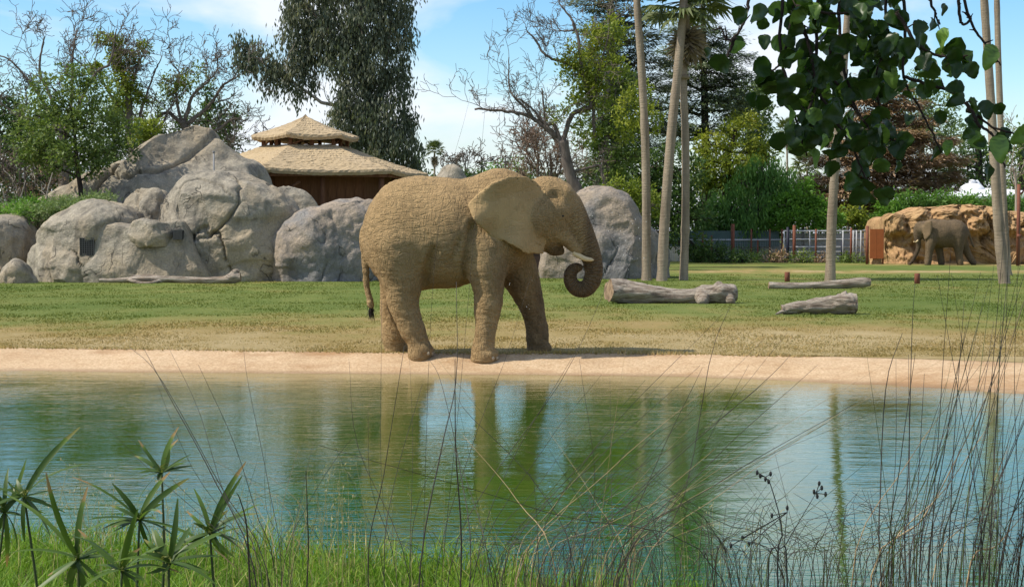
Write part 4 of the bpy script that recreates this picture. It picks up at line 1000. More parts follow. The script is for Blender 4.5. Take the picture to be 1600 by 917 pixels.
# rusty gate panel
g = thing('gate_panel', 'rust orange steel gate panel with a dark post beside the rock wall', 'gate', (P(1369, 410, 93)[0], 93.0, 0))
a, b = P(1359, 404, 93), P(1381, 358, 93)
for k in range(2):
    x0 = a[0] + (b[0] - a[0]) * k / 2; w = (b[0] - a[0]) / 2 - .012
    mb = MB(); mb.box((x0 + w / 2, 93.0, (a[2] + b[2]) / 2), (w, .06, b[2] - a[2])); mb.build('panel', M_RUST2, g, (x0 + w / 2, 93, a[2]), smooth=False)
for px in (1355.5, 1380):
    c = P(px, 353 if px < 1360 else 360, 93.08); mb = MB(); mb.tube([(c[0], c[1] + .02, -.1), (c[0], c[1] + .02, c[2])], [.09, .085] if px < 1360 else [.05, .05], 10); mb.build('post', M_RUST, g, (c[0], c[1], 0))

# white roofed building beyond the rock wall
M_WHITE = plain('white_roof', (0.74, 0.75, 0.77), 0.5, 0.06, 2, 0.05); M_BWALL = plain('building_wall', (0.32, 0.30, 0.28), 0.8, 0.15, 2, 0.1)  # plain grey wall colour under the white roof
BY = 128.0; a, b = P(1440, 307, BY), P(1690, 300, BY)
bl = thing('white_building', 'low building with a shallow white roof and white dome', 'building', ((a[0] + b[0]) / 2, BY, 0))
mb = MB(); mb.box(((a[0] + b[0]) / 2, BY + 4, a[2] / 2), (b[0] - a[0] - 1.2, 7, a[2])); mb.build('wall', M_BWALL, bl, smooth=False)
V = np.array([(a[0], BY - 1, a[2]), (b[0], BY - 1, a[2]), (b[0], BY + 9, a[2]), (a[0], BY + 9, a[2]), (a[0] + 6, BY + 3, a[2] + .75), (b[0] - 6, BY + 3, a[2] + .75)])
V2 = V.copy(); V2[:, 2] -= .22; 
rf = obj('roof', np.concatenate([V, V2[:4]]), [np.array([(0, 1, 5, 4), (2, 3, 4, 5), (0, 6, 7, 1), (2, 8, 9, 3), (6, 9, 8, 7), (1, 7, 8, 2), (3, 9, 6, 0)]), np.array([(1, 2, 5), (3, 0, 4)])], M_WHITE, bl, smooth=False)
c = P(1519, 300, BY + 3)
th = np.linspace(0, np.pi / 2, 8); R = 21 * mpp(BY); prof = [(R * 1.02, -.6)] + [(R * math.cos(t), .75 * math.sin(t)) for t in th[:-1]] + [(R * .25, .74), (R * .25, .95), (0.02, 1.02)]
K = 28; V = np.array([(c[0] + r * math.cos(j * 2 * math.pi / K), c[1] + r * math.sin(j * 2 * math.pi / K), c[2] + z) for r, z in prof for j in range(K)])
Q = np.array([(i * K + j, i * K + (j + 1) % K, (i + 1) * K + (j + 1) % K, (i + 1) * K + j) for i in range(len(prof) - 1) for j in range(K)])
obj('dome', V, Q, M_WHITE, bl)
mb = MB(); mb.tube([P(1527, 294, BY + 3), P(1521, 284, BY + 3), P(1526, 283, BY + 3), P(1534, 294, BY + 3)], [.16, .13, .13, .16], 8); mb.build('roof_vent', M_WHITE, rf)

# ------------------------------------------------------------------ trees
def rand_unit(rng, n):
    v = rng.normal(size=(n, 3)); return v / (np.linalg.norm(v, axis=1, keepdims=True) + 1e-9)
def leaf_quads(C, D, L, Wd, rng, flat=0.0):
    """kite leaves at C along D (unit), lengths L, widths Wd"""
    n = len(C); r = rand_unit(rng, n)
    if flat: r = r * (1 - flat) + np.array((0, 0, 1.0)) * flat
    s = np.cross(D, r); s /= np.linalg.norm(s, axis=1, keepdims=True) + 1e-9
    L = np.broadcast_to(L, (n,))[:, None]; Wd = np.broadcast_to(Wd, (n,))[:, None]
    mid = C + D * L * 0.45
    V = np.stack([C, mid + s * Wd * .5, C + D * L, mid - s * Wd * .5], 1).reshape(-1, 3)
    return V, np.arange(n * 4).reshape(-1, 4)
DENS = 2.1; LIMB = 0.68
def grow(blobs, Y, rng, leaf=0.22, lw=0.45, per=26, clump=0.45, dens=1.0, style='broad', depth=0.9, shell=0.5):
    """blobs: (px, py, rx, ry[, dy[, tint]]) in pixels; returns leaves V, Q, tint and the clump centres"""
    VV, TT, CC = [], [], []
    for b in blobs:
        px, py, rx, ry = b[:4]; dy = b[4] if len(b) > 4 else 0.0; t0 = b[5] if len(b) > 5 else 0.5
        c = P(px, py, Y + dy); m = mpp(Y + dy); R = np.array((rx * m, max(rx, ry) * m * depth * 0.8 + 0.1, ry * m))
        k = max(3, int(DENS * dens * 3.6 * (R[0] * R[2] + 0.5 * R[1] * (R[0] + R[2])) / clump ** 2))
        u = rand_unit(rng, k); rad = (shell + (1 - shell) * rng.random(k) ** 0.6)
        cen = c + u * R * rad[:, None]
        if style == 'spray': cen[:, 2] = cen[:, 2] + 0.0
        CC.append(np.concatenate([cen, np.repeat(c[None], k, 0)], 1))
        npl = rng.integers(int(per * .75), int(per * 1.9), k); idx = np.repeat(np.arange(k), npl); n = len(idx)
        off = rng.normal(size=(n, 3)) * clump * 0.42
        if style == 'hang': off[:, 2] = off[:, 2] * 1.7 - 0.3 * clump
        if style == 'spray': off[:, 2] *= 0.36; off[:, :2] *= 1.25; off[:, 2] -= 0.10 * np.linalg.norm(off[:, :2], axis=1)
        pos = cen[idx] + off
        D = rand_unit(rng, n); out = (pos - c); out /= np.linalg.norm(out, axis=1, keepdims=True) + 1e-9
        if style == 'broad': D = D + out * 0.7; flat = 0.35
        elif style == 'hang': D = D * 0.45 + np.array((0, 0, -1.0)); flat = 0.0
        elif style == 'spray': D = D * 0.5 + out * np.array((1, 1, .1)); D[:, 2] -= .15; flat = 0.7
        D /= np.linalg.norm(D, axis=1, keepdims=True)
        L = leaf * rng.uniform(0.6, 1.35, n)
        V, Q = leaf_quads(pos, D, L, L * lw, rng, flat)
        VV.append(V); TT.append(np.clip(t0 + rng.normal(size=k)[idx] * 0.14 + rng.normal(size=n) * 0.10, 0, 1))
    V = np.concatenate(VV); return V, np.arange(len(V)).reshape(-1, 4), np.concatenate(TT), np.concatenate(CC)
def wander(a, b, n, amp, rng, sag=0.0):
    a = np.asarray(a, float); b = np.asarray(b, float); t = np.linspace(0, 1, n)[:, None]; L = np.linalg.norm(b - a)
    w = np.cumsum(rng.normal(size=(n, 3)), 0); w = w - w[:1] - (w[-1:] - w[:1]) * t
    p = a + (b - a) * t + w * amp * L / n ** 0.5
    p[:, 2] += -sag * L * (4 * t * (1 - t))[:, 0]
    return p
def twig_fan(mb, start, d, L, r, lev, rng, up=0.15, kids=4, gn=0.28, minr=0.008):
    """bare branch that forks into twigs"""
    n = 6 if lev > 0 else 4; p = [np.array(start, float)]; d = np.array(d, float); d /= np.linalg.norm(d)
    for i in range(n):
        d = d + rng.normal(size=3) * gn * np.array((1, .8, 1)); d[2] += up * .3; d /= np.linalg.norm(d); p.append(p[-1] + d * L / n)
    p = np.array(p); rr = np.maximum(np.linspace(r, r * 0.4, n + 1), minr)
    mb.tube(p, rr, 5 if lev > 1 else 3, False)
    if lev <= 0: return
    for k in range(kids):
        i = rng.integers(1, n + 1); t = i / n
        ax = p[i] - p[i - 1]; ax /= np.linalg.norm(ax)
        s = rand_unit(rng, 1)[0]; s -= ax * (s @ ax); s /= np.linalg.norm(s) + 1e-9
        a = rng.uniform(0.5, 1.0); dd = ax * math.cos(a) + s * math.sin(a)
        twig_fan(mb, p[i], dd, L * rng.uniform(.45, .75), r * (0.55 - .2 * t), lev - 1, rng, up, max(2, kids - 1), gn, minr)
def tree(name, label, cat, Y, trunk, blobs, leafmat, bark, seed, limbs=(), twigs=0, twig_len=1.2, twig_lev=2, group=None, limb_r=0.35, auto=True, sub=2, bz=0.0, gn=0.28, minr=0.010, **gk):
    """trunk and limbs: rows (px, py, r_px[, dy]); blobs as in grow()"""
    rng = np.random.default_rng(seed)
    def row(q): dy = q[3] if len(q) > 3 else 0.0; return (*P(q[0], q[1], Y + dy), q[2] * mpp(Y))
    tr = spline([row(q) for q in trunk], 6 * len(trunk)); 
    root_p = tr[0, :3].copy(); root_p[2] = bz
    top0 = tr[0].copy(); top0[2] = bz - 0.15; top0[3] *= 1.25
    tr = np.concatenate([top0[None], tr])
    root = thing(name, label, cat, root_p, group)
    mb = MB(); mb.tube(tr[:, :3], tr[:, 3], 10)
    lp = [tr]
    for l in limbs:
        q = spline([row(x) for x in l], 7 * len(l)); q[:, 3] *= LIMB; w = np.cumsum(rng.normal(size=(len(q), 3)), 0) * 0.02; w -= w[:1]
        q[:, :3] += w; mb.tube(q[:, :3], q[:, 3], 7); lp.append(q)
    V = Q = None
    if blobs:
        V, Q, T, CC = grow(blobs, Y, rng, **gk)
        if auto:
            allp = np.concatenate(lp)
            for b in blobs:
                dy = b[4] if len(b) > 4 else 0.0
                c = P(b[0], b[1], Y + dy)
                dist = np.linalg.norm(allp[:, :3] - c, axis=1) + np.maximum(0, allp[:, 2] - c[2] + .3) * 3; k = dist.argmin(); r0 = min(allp[k, 3] * .6, limb_r * mpp(Y) * b[2] * .35 + .02)
                pth = wander(allp[k, :3], c, 9, 0.10, rng); mb.tube(pth, np.linspace(r0, r0 * .4, 9), 6)
                cs = CC[(np.abs(CC[:, 3:] - c).sum(1) < 1e-6)][:, :3]
                for e in cs[rng.permutation(len(cs))[:int(sub * 4)]]:
                    j = rng.integers(3, 9); mb.tube(wander(pth[j], e, 5, 0.12, rng), np.linspace(r0 * .4, .012, 5), 4, False)
    mb.build('trunk', bark, root)
    if V is not None: obj('crown', V, Q, leafmat, root, tint=T, smooth=False)
    if twigs:
        tb = MB()
        for q in lp[1:] if len(lp) > 1 else lp:
            n = max(2, int(0.55 * twigs * len(q) / 14))
            for k in range(n):
                i = int(len(q) * (0.25 + 0.75 * (k + rng.random()) / n)); i = min(i, len(q) - 1)
                ax = q[i, :3] - q[max(i - 2, 0), :3]; ax /= np.linalg.norm(ax) + 1e-9
                d = ax * .6 + rand_unit(rng, 1)[0] * .9 + np.array((0, 0, .25))
                twig_fan(tb, q[i, :3], d, twig_len * rng.uniform(.5, 1.2), max(q[i, 3] * .32, minr * 1.3), twig_lev, rng, gn=gn, minr=minr)
        tag(tb.build('twigs', bark, root), kind='stuff')
    return root

M_BK_GREY = bark_mat('bark_grey', (0.085, 0.07, 0.055), (0.22, 0.19, 0.155)); M_BK_DARK = bark_mat('bark_dark', (0.025, 0.02, 0.016), (0.075, 0.06, 0.048))
M_BK_BARE = bark_mat('bark_bare', (0.075, 0.062, 0.052), (0.19, 0.155, 0.125)); M_BK_RED = bark_mat('bark_reddish', (0.15, 0.10, 0.075), (0.30, 0.22, 0.165)); M_BK_PALE = bark_mat('bark_pale', (0.22, 0.18, 0.14), (0.42, 0.37, 0.30))
L_OAK = leaf_mat('leaf_mid_green', [(0, (0.030, 0.052, 0.012)), (0.5, (0.072, 0.105, 0.024)), (1, (0.145, 0.165, 0.045))], gain=1.75)
L_EUC = leaf_mat('leaf_eucalyptus', [(0, (0.028, 0.040, 0.024)), (0.5, (0.066, 0.078, 0.050)), (1, (0.15, 0.145, 0.10))], gain=1.75)
L_YEL = leaf_mat('leaf_yellow_green', [(0, (0.07, 0.10, 0.012)), (0.5, (0.17, 0.215, 0.025)), (1, (0.30, 0.31, 0.045))], 0.4, gain=1.15)
L_CON = leaf_mat('leaf_conifer', [(0, (0.020, 0.032, 0.018)), (0.5, (0.048, 0.066, 0.036)), (1, (0.11, 0.12, 0.07))], 0.2, gain=2.6)
L_BRI = leaf_mat('leaf_bright_green', [(0, (0.045, 0.10, 0.012)), (0.5, (0.095, 0.20, 0.026)), (1, (0.18, 0.30, 0.05))], 0.4, gain=1.35)
L_WIL = leaf_mat('leaf_willow', [(0, (0.035, 0.085, 0.018)), (0.5, (0.075, 0.16, 0.032)), (1, (0.14, 0.24, 0.05))], 0.35, gain=1.35)
L_BRN = leaf_mat('leaf_brown', [(0, (0.075, 0.05, 0.030)), (0.5, (0.16, 0.105, 0.065)), (0.8, (0.20, 0.145, 0.085)), (1, (0.13, 0.14, 0.05))], 0.2, gain=2.0)
L_DRK = leaf_mat('leaf_dark_green', [(0, (0.018, 0.036, 0.012)), (0.5, (0.042, 0.075, 0.020)), (1, (0.095, 0.135, 0.035))], gain=1.75)
L_SAGE = leaf_mat('leaf_sage', [(0, (0.05, 0.075, 0.028)), (0.5, (0.095, 0.135, 0.048)), (1, (0.17, 0.19, 0.08))], gain=1.75)

# small leafy tree on the planted mound
tree('leafy_tree', 'round leafy green tree growing on the mound above the pale boulder', 'tree', 70, [(128, 314, 4.5), (126, 295, 4), (122, 270, 3.5), (118, 235, 3), (116, 190, 2)],
     [(118, 120, 32, 20), (85, 140, 34, 24, -.5), (150, 148, 40, 26, .4), (108, 165, 44, 26, -.6), (55, 180, 38, 26), (150, 190, 44, 26), (100, 205, 48, 26, -1), (190, 205, 26, 24), (45, 215, 32, 26), (70, 235, 40, 22, -.4), (120, 238, 46, 22, -1.2), (165, 235, 36, 20, -.4, .4), (140, 258, 30, 12, -.6, .35), (80, 258, 34, 13, 0, .45), (200, 238, 20, 9, -.3, .35), (30, 242, 22, 14)],
     L_OAK, M_BK_DARK, 5, limbs=[[(124, 285, 2.4), (145, 265, 2), (165, 250, 1.2)], [(124, 280, 2.4), (100, 262, 2), (75, 250, 1.2)]], bz=3.1, leaf=0.17, lw=0.5, per=22, clump=0.40, dens=0.40, shell=0.3, group='trees in leaf')

# eucalyptus
tree('eucalyptus_tree', 'very tall grey green eucalyptus with drooping foliage behind the pavilion', 'tree', 103, [(588, 380, 11), (590, 300, 9.5), (586, 220, 8.5), (575, 150, 8), (565, 80, 7), (560, 0, 6), (556, -70, 4)],
     [(555, -30, 70, 30), (500, -20, 60, 26), (610, -10, 48, 34), (480, 18, 44, 24), (520, 40, 46, 32), (570, 40, 46, 40, -1), (615, 45, 34, 36), (462, 52, 28, 20), (540, 85, 36, 34, -1), (590, 95, 46, 40, -1), (500, 75, 30, 24), (450, 105, 26, 18), (470, 85, 26, 20), (410, 95, 24, 20), (385, 72, 24, 16), (372, 92, 16, 12), (428, 120, 24, 16),
      (610, 140, 34, 34, -.6), (560, 140, 34, 36, -1), (540, 185, 34, 30, -1), (590, 185, 42, 36, -1.4), (625, 190, 24, 28), (610, 225, 44, 30, -1.4), (570, 225, 40, 26), (640, 235, 18, 24), (635, 262, 26, 14), (480, 120, 18, 12), (458, 140, 16, 8)],
     L_EUC, M_BK_PALE, 8, limbs=[[(576, 165, 6), (540, 166, 4.5), (505, 162, 4), (470, 140, 3.2), (430, 115, 2.6), (395, 90, 1.8)], [(574, 150, 5), (600, 110, 4), (612, 50, 3), (615, 0, 2)], [(570, 110, 5), (535, 70, 4), (500, 30, 3), (470, -5, 2)], [(583, 215, 5), (605, 190, 4), (625, 160, 2.5)]],
     leaf=0.32, lw=0.32, per=32, clump=0.62, dens=0.62, style='hang', twigs=2, twig_len=1.6, group='trees in leaf', sub=1)

# bare trees behind the left boulders
def bare(name, label, Y, trunk, limbs, seed, blobs=(), lm=None, twigs=8, L=2.2, lev=3, bark=None, **k):
    k.setdefault('minr', 0.016)
    return tree(name, label, 'tree', Y, trunk, list(blobs), lm, bark or M_BK_BARE, seed, limbs=limbs, twigs=twigs, twig_len=L, twig_lev=lev, group=k.pop('group', 'bare trees'), auto=False, **k)
bare('bare_tree', 'bare spreading tree with dark twigs rising above the round leafy tree', 92, [(95, 380, 9), (100, 280, 8), (98, 215, 7)],
     [[(98, 220, 6), (75, 175, 4.5), (45, 130, 3.2), (15, 95, 2), (-20, 85, 1)], [(98, 215, 5), (80, 150, 4), (62, 105, 3), (70, 55, 1.5)], [(100, 210, 5), (115, 150, 4), (120, 100, 3), (128, 45, 1.2)], [(102, 215, 5), (150, 120, 3.5), (172, 100, 2.5), (180, 50, 1.2)], [(99, 218, 4.5), (60, 190, 3.5), (20, 180, 2.2), (-20, 150, 1.2)], [(150, 122, 3), (130, 105, 2), (105, 85, 1.2)]], 21, twigs=6)
bare('budding_tree', 'half bare tree with yellow green sprouts along its upright trunk', 95, [(205, 400, 8), (207, 260, 6.5), (202, 200, 6), (200, 150, 5), (186, 95, 4), (176, 60, 2.5)],
     [[(205, 215, 4), (225, 165, 3), (240, 120, 2), (255, 85, 1)], [(202, 190, 4), (175, 150, 3), (155, 120, 2), (150, 100, 1)], [(200, 150, 3), (215, 110, 2.5), (225, 90, 1.4)], [(206, 240, 4), (245, 205, 3), (270, 160, 2), (290, 140, 1)]], 23,
     [(182, 92, 14, 14, 0, .6), (196, 125, 14, 22, 0, .6), (178, 65, 12, 10), (205, 95, 10, 14), (214, 150, 12, 10), (160, 60, 10, 6), (190, 160, 14, 14), (226, 75, 8, 8), (150, 112, 12, 8)], L_YEL, twigs=5, L=1.8, leaf=0.22, per=18, clump=0.4, dens=1.1)
bare('bare_tree', 'gnarled bare tree with arching limbs behind the peaked boulder', 96, [(300, 400, 10), (302, 260, 8), (295, 215, 7), (285, 190, 6)],
     [[(285, 195, 5), (262, 175, 4), (240, 190, 3), (215, 200, 2)], [(288, 190, 5), (300, 150, 3.6), (320, 125, 2.4), (335, 100, 1.2)], [(290, 195, 5), (325, 170, 4), (350, 135, 2.8), (372, 120, 1.4)], [(295, 205, 4), (335, 205, 3.4), (362, 185, 2.4), (380, 190, 1)], [(298, 225, 4), (340, 240, 3), (370, 225, 2), (385, 240, 1)], [(285, 192, 4), (275, 150, 3), (280, 115, 2), (268, 95, 1)]], 29,
     [(268, 130, 22, 12, 0, .5), (292, 125, 18, 14), (272, 150, 14, 12), (240, 165, 16, 10), (310, 110, 10, 8)], L_YEL, twigs=6, L=2.0, leaf=0.2, per=16, clump=0.5, dens=0.8)
tree('dark_tree', 'dark green tree standing among bare limbs behind the peaked boulder', 'tree', 99, [(325, 400, 7), (325, 260, 5), (323, 170, 3)],
     [(322, 150, 16, 26), (330, 185, 26, 30), (318, 215, 30, 30), (350, 215, 24, 30), (300, 200, 22, 24), (345, 250, 34, 26), (300, 245, 36, 22), (270, 230, 26, 18), (360, 180, 16, 20)], L_DRK, M_BK_DARK, 33, leaf=0.24, per=18, clump=0.5, dens=0.40, group='trees in leaf')
tree('bushy_tree', 'brownish green bushy tree filling the gap left of the peaked boulder', 'tree', 97, [(240, 400, 6), (240, 280, 4), (238, 220, 3)],
     [(225, 200, 30, 24, 0, .4), (255, 190, 26, 20, 0, .5), (240, 225, 40, 24, 0, .3), (205, 235, 30, 24, 0, .35), (280, 215, 24, 22)], L_SAGE, M_BK_GREY, 37, leaf=0.22, per=14, clump=0.5, dens=0.30, twigs=5, twig_len=1.5, group='trees in leaf')
tree('yellow_bush', 'bright yellow green bush just behind the shoulder of the peaked boulder', 'bush', 82, [(228, 300, 3), (228, 230, 2)], [(225, 200, 14, 14), (240, 195, 12, 8), (214, 212, 14, 10), (238, 210, 14, 8)], L_YEL, M_BK_GREY, 39, leaf=0.18, per=20, clump=0.3, dens=0.55, group='shrubs')
tree('dark_tree', 'dark tree rising behind bare limbs, its edge cut by the frame', 'tree', 100, [(-20, 400, 7), (-15, 250, 5), (-10, 160, 3)], [(5, 145, 26, 20), (-20, 170, 40, 26), (20, 170, 20, 16), (5, 205, 36, 22), (30, 235, 36, 20)], L_DRK, M_BK_DARK, 43, leaf=0.24, per=18, clump=0.5, dens=0.36, group='trees in leaf')
bare('dry_thicket', 'dry grey brown thicket below the round leafy tree', 74, [(40, 330, 2), (40, 300, 1.6), (38, 260, 1.2)], [[(40, 320, 1.5), (20, 285, 1.2), (5, 250, .6)], [(40, 320, 1.5), (60, 280, 1.1), (80, 265, .6)], [(-5, 325, 1.5), (-10, 280, 1), (10, 250, .6)], [(30, 325, 1.5), (28, 270, 1), (32, 235, .5)], [(55, 325, 1.4), (75, 290, 1), (95, 285, .5)], [(10, 325, 1.4), (12, 290, 1), (25, 260, .5)]], 47,
     [(20, 270, 50, 30, 1, .3), (65, 285, 40, 24, 1, .4), (-20, 290, 40, 40, 1, .3), (90, 300, 30, 16, 1, .4)], L_BRN, twigs=9, L=0.9, lev=2, bz=3.0, leaf=0.13, lw=.3, per=14, clump=.4, dens=.25, group='shrubs', minr=.012)
tree('bushy_tree', 'olive green bushy tree half hidden behind the round leafy tree', 'tree', 101, [(60, 400, 6), (60, 280, 4), (58, 220, 3)], [(50, 185, 36, 24, 0, .4), (85, 205, 34, 26, 0, .45), (30, 220, 34, 26, 0, .35), (70, 240, 44, 26, 0, .35), (40, 270, 50, 26, 0, .3), (0, 250, 40, 30, 0, .3), (100, 265, 40, 26, 0, .35), (0, 290, 50, 24, 0, .3), (80, 295, 50, 22, 0, .3)], L_SAGE, M_BK_GREY, 44, leaf=0.28, per=20, clump=0.55, dens=0.6, twigs=3, twig_len=1.5, group='trees in leaf')
tree('bushy_tree', 'brown tinged bushy tree just right of the round leafy tree', 'tree', 100, [(180, 400, 6), (180, 280, 4), (178, 220, 3)], [(170, 165, 30, 20, 0, .5), (195, 185, 30, 22, 0, .5), (160, 195, 34, 24, 0, .4), (185, 220, 40, 24, 0, .4), (150, 235, 40, 26, 0, .35), (200, 250, 40, 24, 0, .35), (150, 270, 50, 22, 0, .3)], L_SAGE, M_BK_GREY, 45, leaf=0.24, lw=.4, per=16, clump=0.55, dens=0.5, twigs=6, twig_len=1.5, group='trees in leaf')
tree('bushy_tree', 'thin olive tree with drooping twigs at the pavilion\'s roof corner', 'tree', 98, [(362, 400, 5), (360, 290, 4), (358, 220, 3)], [(350, 190, 22, 18, 0, .4), (365, 215, 20, 20, 0, .4), (345, 225, 26, 20, 0, .35), (360, 245, 26, 16, 0, .35), (330, 255, 30, 18, 0, .35)], L_SAGE, M_BK_GREY, 46, leaf=0.2, per=12, clump=0.5, dens=0.34, twigs=6, twig_len=1.5, group='trees in leaf')
# shrub bed in front of the leafy tree
for k, (px, py, rx, ry, Yk) in enumerate(((20, 338, 30, 14, 65.2), (60, 334, 34, 15, 65.4), (100, 328, 32, 14, 65.8), (45, 322, 26, 10, 66.4), (135, 318, 24, 10, 66.6), (160, 312, 22, 8, 67.4), (-25, 335, 30, 16, 65.6), (90, 316, 26, 9, 67.2))):
    lab = ['low feathery green shrub spilling over the striped grey boulder', 'feathery green shrub at the middle of the shrub bed', 'feathery green shrub hugging the top of the pale boulder', 'low green shrub in the second row of the bed', 'low green shrub at the foot of the leafy tree trunk',
           'low green shrub tucked against the huge peaked boulder', 'feathery green shrub at the outer end of the bed', 'low green shrub left of the leafy tree trunk'][k]
    tree('bed_shrub', lab, 'shrub', Yk, [(px, py + ry, 1.5), (px, py + ry * .5, 1.2), (px, py, .8)], [(px, py, rx, ry, 0, .5), (px - rx * .5, py + 2, rx * .6, ry * .9), (px + rx * .5, py - 1, rx * .6, ry * .8, -.3)], L_SAGE if k % 3 else L_BRI, M_BK_GREY, 60 + k, bz=P(px, py + ry, Yk)[2] - .2, leaf=0.17, lw=0.22, per=26, clump=0.28, dens=0.42, group='shrubs')
for k in range(3):
    px, py = (8, 320) if k == 0 else (30, 312) if k == 1 else (72, 300)
    bare('dead_stem', ['pale dead forked stem at the end of the shrub bed', 'pale dead stem leaning over the shrub bed', 'slim pale dead stem beside the leafy tree'][k], 66.3 + k * .4, [(px, py + 26, 1.2), (px + 2, py, 1), (px + (10 if k else -6), py - 30, .6)],
         [[(px, py + 5, .9), (px - 10, py - 12, .6), (px - 14, py - 25, .4)]], 75 + k, twigs=2, L=.5, lev=1, bark=M_BK_PALE, bz=2.4, group='shrubs', minr=.012)

# far bushes on the skyline right of the eucalyptus
for k, (px, top, w, kind, lab) in enumerate(((655, 232, 14, 0, 'dark narrow far bush at the foot of the tall eucalyptus'), (700, 250, 12, 1, 'far bare sapling just right of the small palm'), (727, 243, 16, 1, 'far bare sapling with a green base above the elephant\'s back'), (752, 250, 14, 1, 'far bare sapling between green far bushes'), (775, 252, 22, 2, 'far yellow green bush above the elephant\'s withers'), (808, 248, 20, 2, 'far bright bush touching the dead thicket'), (790, 240, 14, 1, 'far bare sapling behind the bright far bush'))):
    Yk = 150 + 4 * (k % 3); b = 290
    if kind == 1: bare('far_sapling', lab, Yk, [(px, b + 90, 1.6), (px, 275, 1.4), (px, top + 8, .8)], [[(px, 278, 1), (px - 6, 262, .8), (px - 10, top, .5)], [(px, 276, 1), (px + 5, 260, .8), (px + 9, top, .5)], [(px, 270, 1), (px + 1, 255, .7), (px, top - 4, .4)]], 300 + k, [(px, 272, w * .6, 8), (px, 285, w, 10)], L_DRK, twigs=5, L=1.0, lev=2, minr=.03, leaf=.3, per=12, clump=.6, dens=.5)
    else: tree('far_bush', lab, 'bush', Yk, [(px, b + 90, 2), (px, 280, 1.5), (px, top + 12, 1)], [(px, top + 12, w * .7, 10), (px - w * .4, 275, w * .7, 12), (px + w * .4, 278, w * .7, 12), (px, 295, w, 14)], L_DRK if kind == 0 else L_BRI, M_BK_DARK, 300 + k, leaf=.36, per=14, clump=.7, dens=.5, group='shrubs')
tree('far_bush', 'low dark far bush running behind the elephant\'s back', 'bush', 160, [(720, 380, 2), (720, 300, 1.5), (720, 285, 1)], [(680, 284, 30, 12), (720, 285, 34, 12), (765, 284, 34, 12), (810, 284, 34, 14), (840, 280, 30, 18)], L_DRK, M_BK_DARK, 311, leaf=.4, per=14, clump=.8, dens=.5, group='shrubs')

# big bare-limbed tree
tree('gnarled_tree', 'half dead tree with long bare limbs reaching over the elephant', 'tree', 84, [(912, 400, 11), (905, 310, 10), (893, 280, 9), (885, 250, 8.5), (880, 220, 8)],
     [(893, 90, 18, 26, 0, .6), (905, 125, 22, 20, 0, .6), (925, 120, 22, 18), (935, 150, 24, 24), (890, 110, 14, 20), (940, 80, 18, 24, .5, .7), (925, 60, 12, 30, .5, .7), (960, 110, 22, 16), (910, 160, 20, 16), (880, 180, 14, 12), (985, 175, 24, 26, -1, .6), (1000, 150, 18, 18, -1), (920, 200, 20, 16), (965, 40, 14, 20), (860, 182, 8, 7), (975, 210, 20, 16), (1015, 185, 20, 22, -1, .6)],
     L_YEL, M_BK_BARE, 51, limbs=[[(882, 228, 6.5), (860, 205, 5.5), (830, 182, 4.5), (800, 172, 3.6), (770, 170, 3), (745, 171, 2.4)], [(870, 215, 4), (850, 190, 3.4), (828, 165, 2.4), (812, 155, 1.8)], [(830, 182, 3), (805, 160, 2.6), (790, 140, 2), (787, 90, 1.2)], [(905, 110, 4), (880, 95, 3.6), (858, 85, 3), (845, 65, 2.4), (830, 50, 1.4)], [(908, 108, 4), (903, 60, 3.4), (895, 30, 2.8), (878, 8, 2), (870, -10, 1.2)], [(895, 35, 2.4), (895, 50, 2), (875, 55, 1.6), (860, 30, 1)], [(880, 225, 6), (895, 180, 5.5), (925, 165, 5), (915, 130, 4.5), (908, 105, 4)], [(930, 215, 4), (925, 170, 3.6), (930, 120, 3), (945, 60, 2), (950, 10, 1.5)],
                                   [(885, 245, 5), (868, 200, 4), (852, 192, 3), (845, 140, 1.8)], [(893, 270, 4), (920, 262, 3.2), (940, 262, 3), (948, 300, 2.6)]],
     twigs=4, twig_len=1.7, twig_lev=3, group='bare trees', leaf=0.2, per=24, clump=0.42, dens=0.42, auto=False, minr=.012)
bare('dry_thicket', 'tall reddish brown leafless thicket behind the elephant\'s head', 88, [(860, 400, 3), (862, 290, 2.4), (860, 240, 2)],
     [[(862, 300, 2), (840, 270, 1.6), (825, 235, 1), (822, 205, .6)], [(862, 300, 2), (855, 260, 1.6), (850, 215, 1)], [(864, 300, 2), (880, 260, 1.4), (890, 230, .8)], [(850, 300, 2), (830, 285, 1.6), (810, 262, 1)], [(868, 300, 2), (892, 280, 1.4), (905, 255, .8)], [(860, 300, 2), (870, 250, 1.4), (865, 200, .8)], [(862, 298, 2), (845, 250, 1.4), (838, 225, .8)], [(835, 300, 2), (822, 270, 1.4), (828, 245, .8)], [(880, 300, 2), (872, 275, 1.4), (880, 245, .8)]], 53,
     [(850, 235, 26, 30, 0, .5), (830, 265, 26, 22, 0, .5), (870, 260, 30, 34, 0, .4), (895, 275, 24, 26, 0, .3), (840, 290, 40, 20, 0, .4)], L_BRN, twigs=12, L=1.4, lev=2, bark=M_BK_RED, leaf=.14, lw=.25, per=14, clump=.5, dens=.26, group='shrubs', minr=.014)
bare('bare_tree', 'small grey bare tree showing over the elephant\'s ear', 120, [(838, 400, 3), (840, 280, 2.4), (841, 245, 2)], [[(841, 250, 1.8), (838, 225, 1.4), (834, 200, .8)], [(841, 250, 1.6), (850, 225, 1.2), (855, 205, .8)], [(840, 262, 1.6), (825, 240, 1.2), (810, 228, .8)], [(841, 255, 1.6), (828, 220, 1.2), (822, 205, .7)]], 57, twigs=9, L=1.6, lev=2, minr=.025)

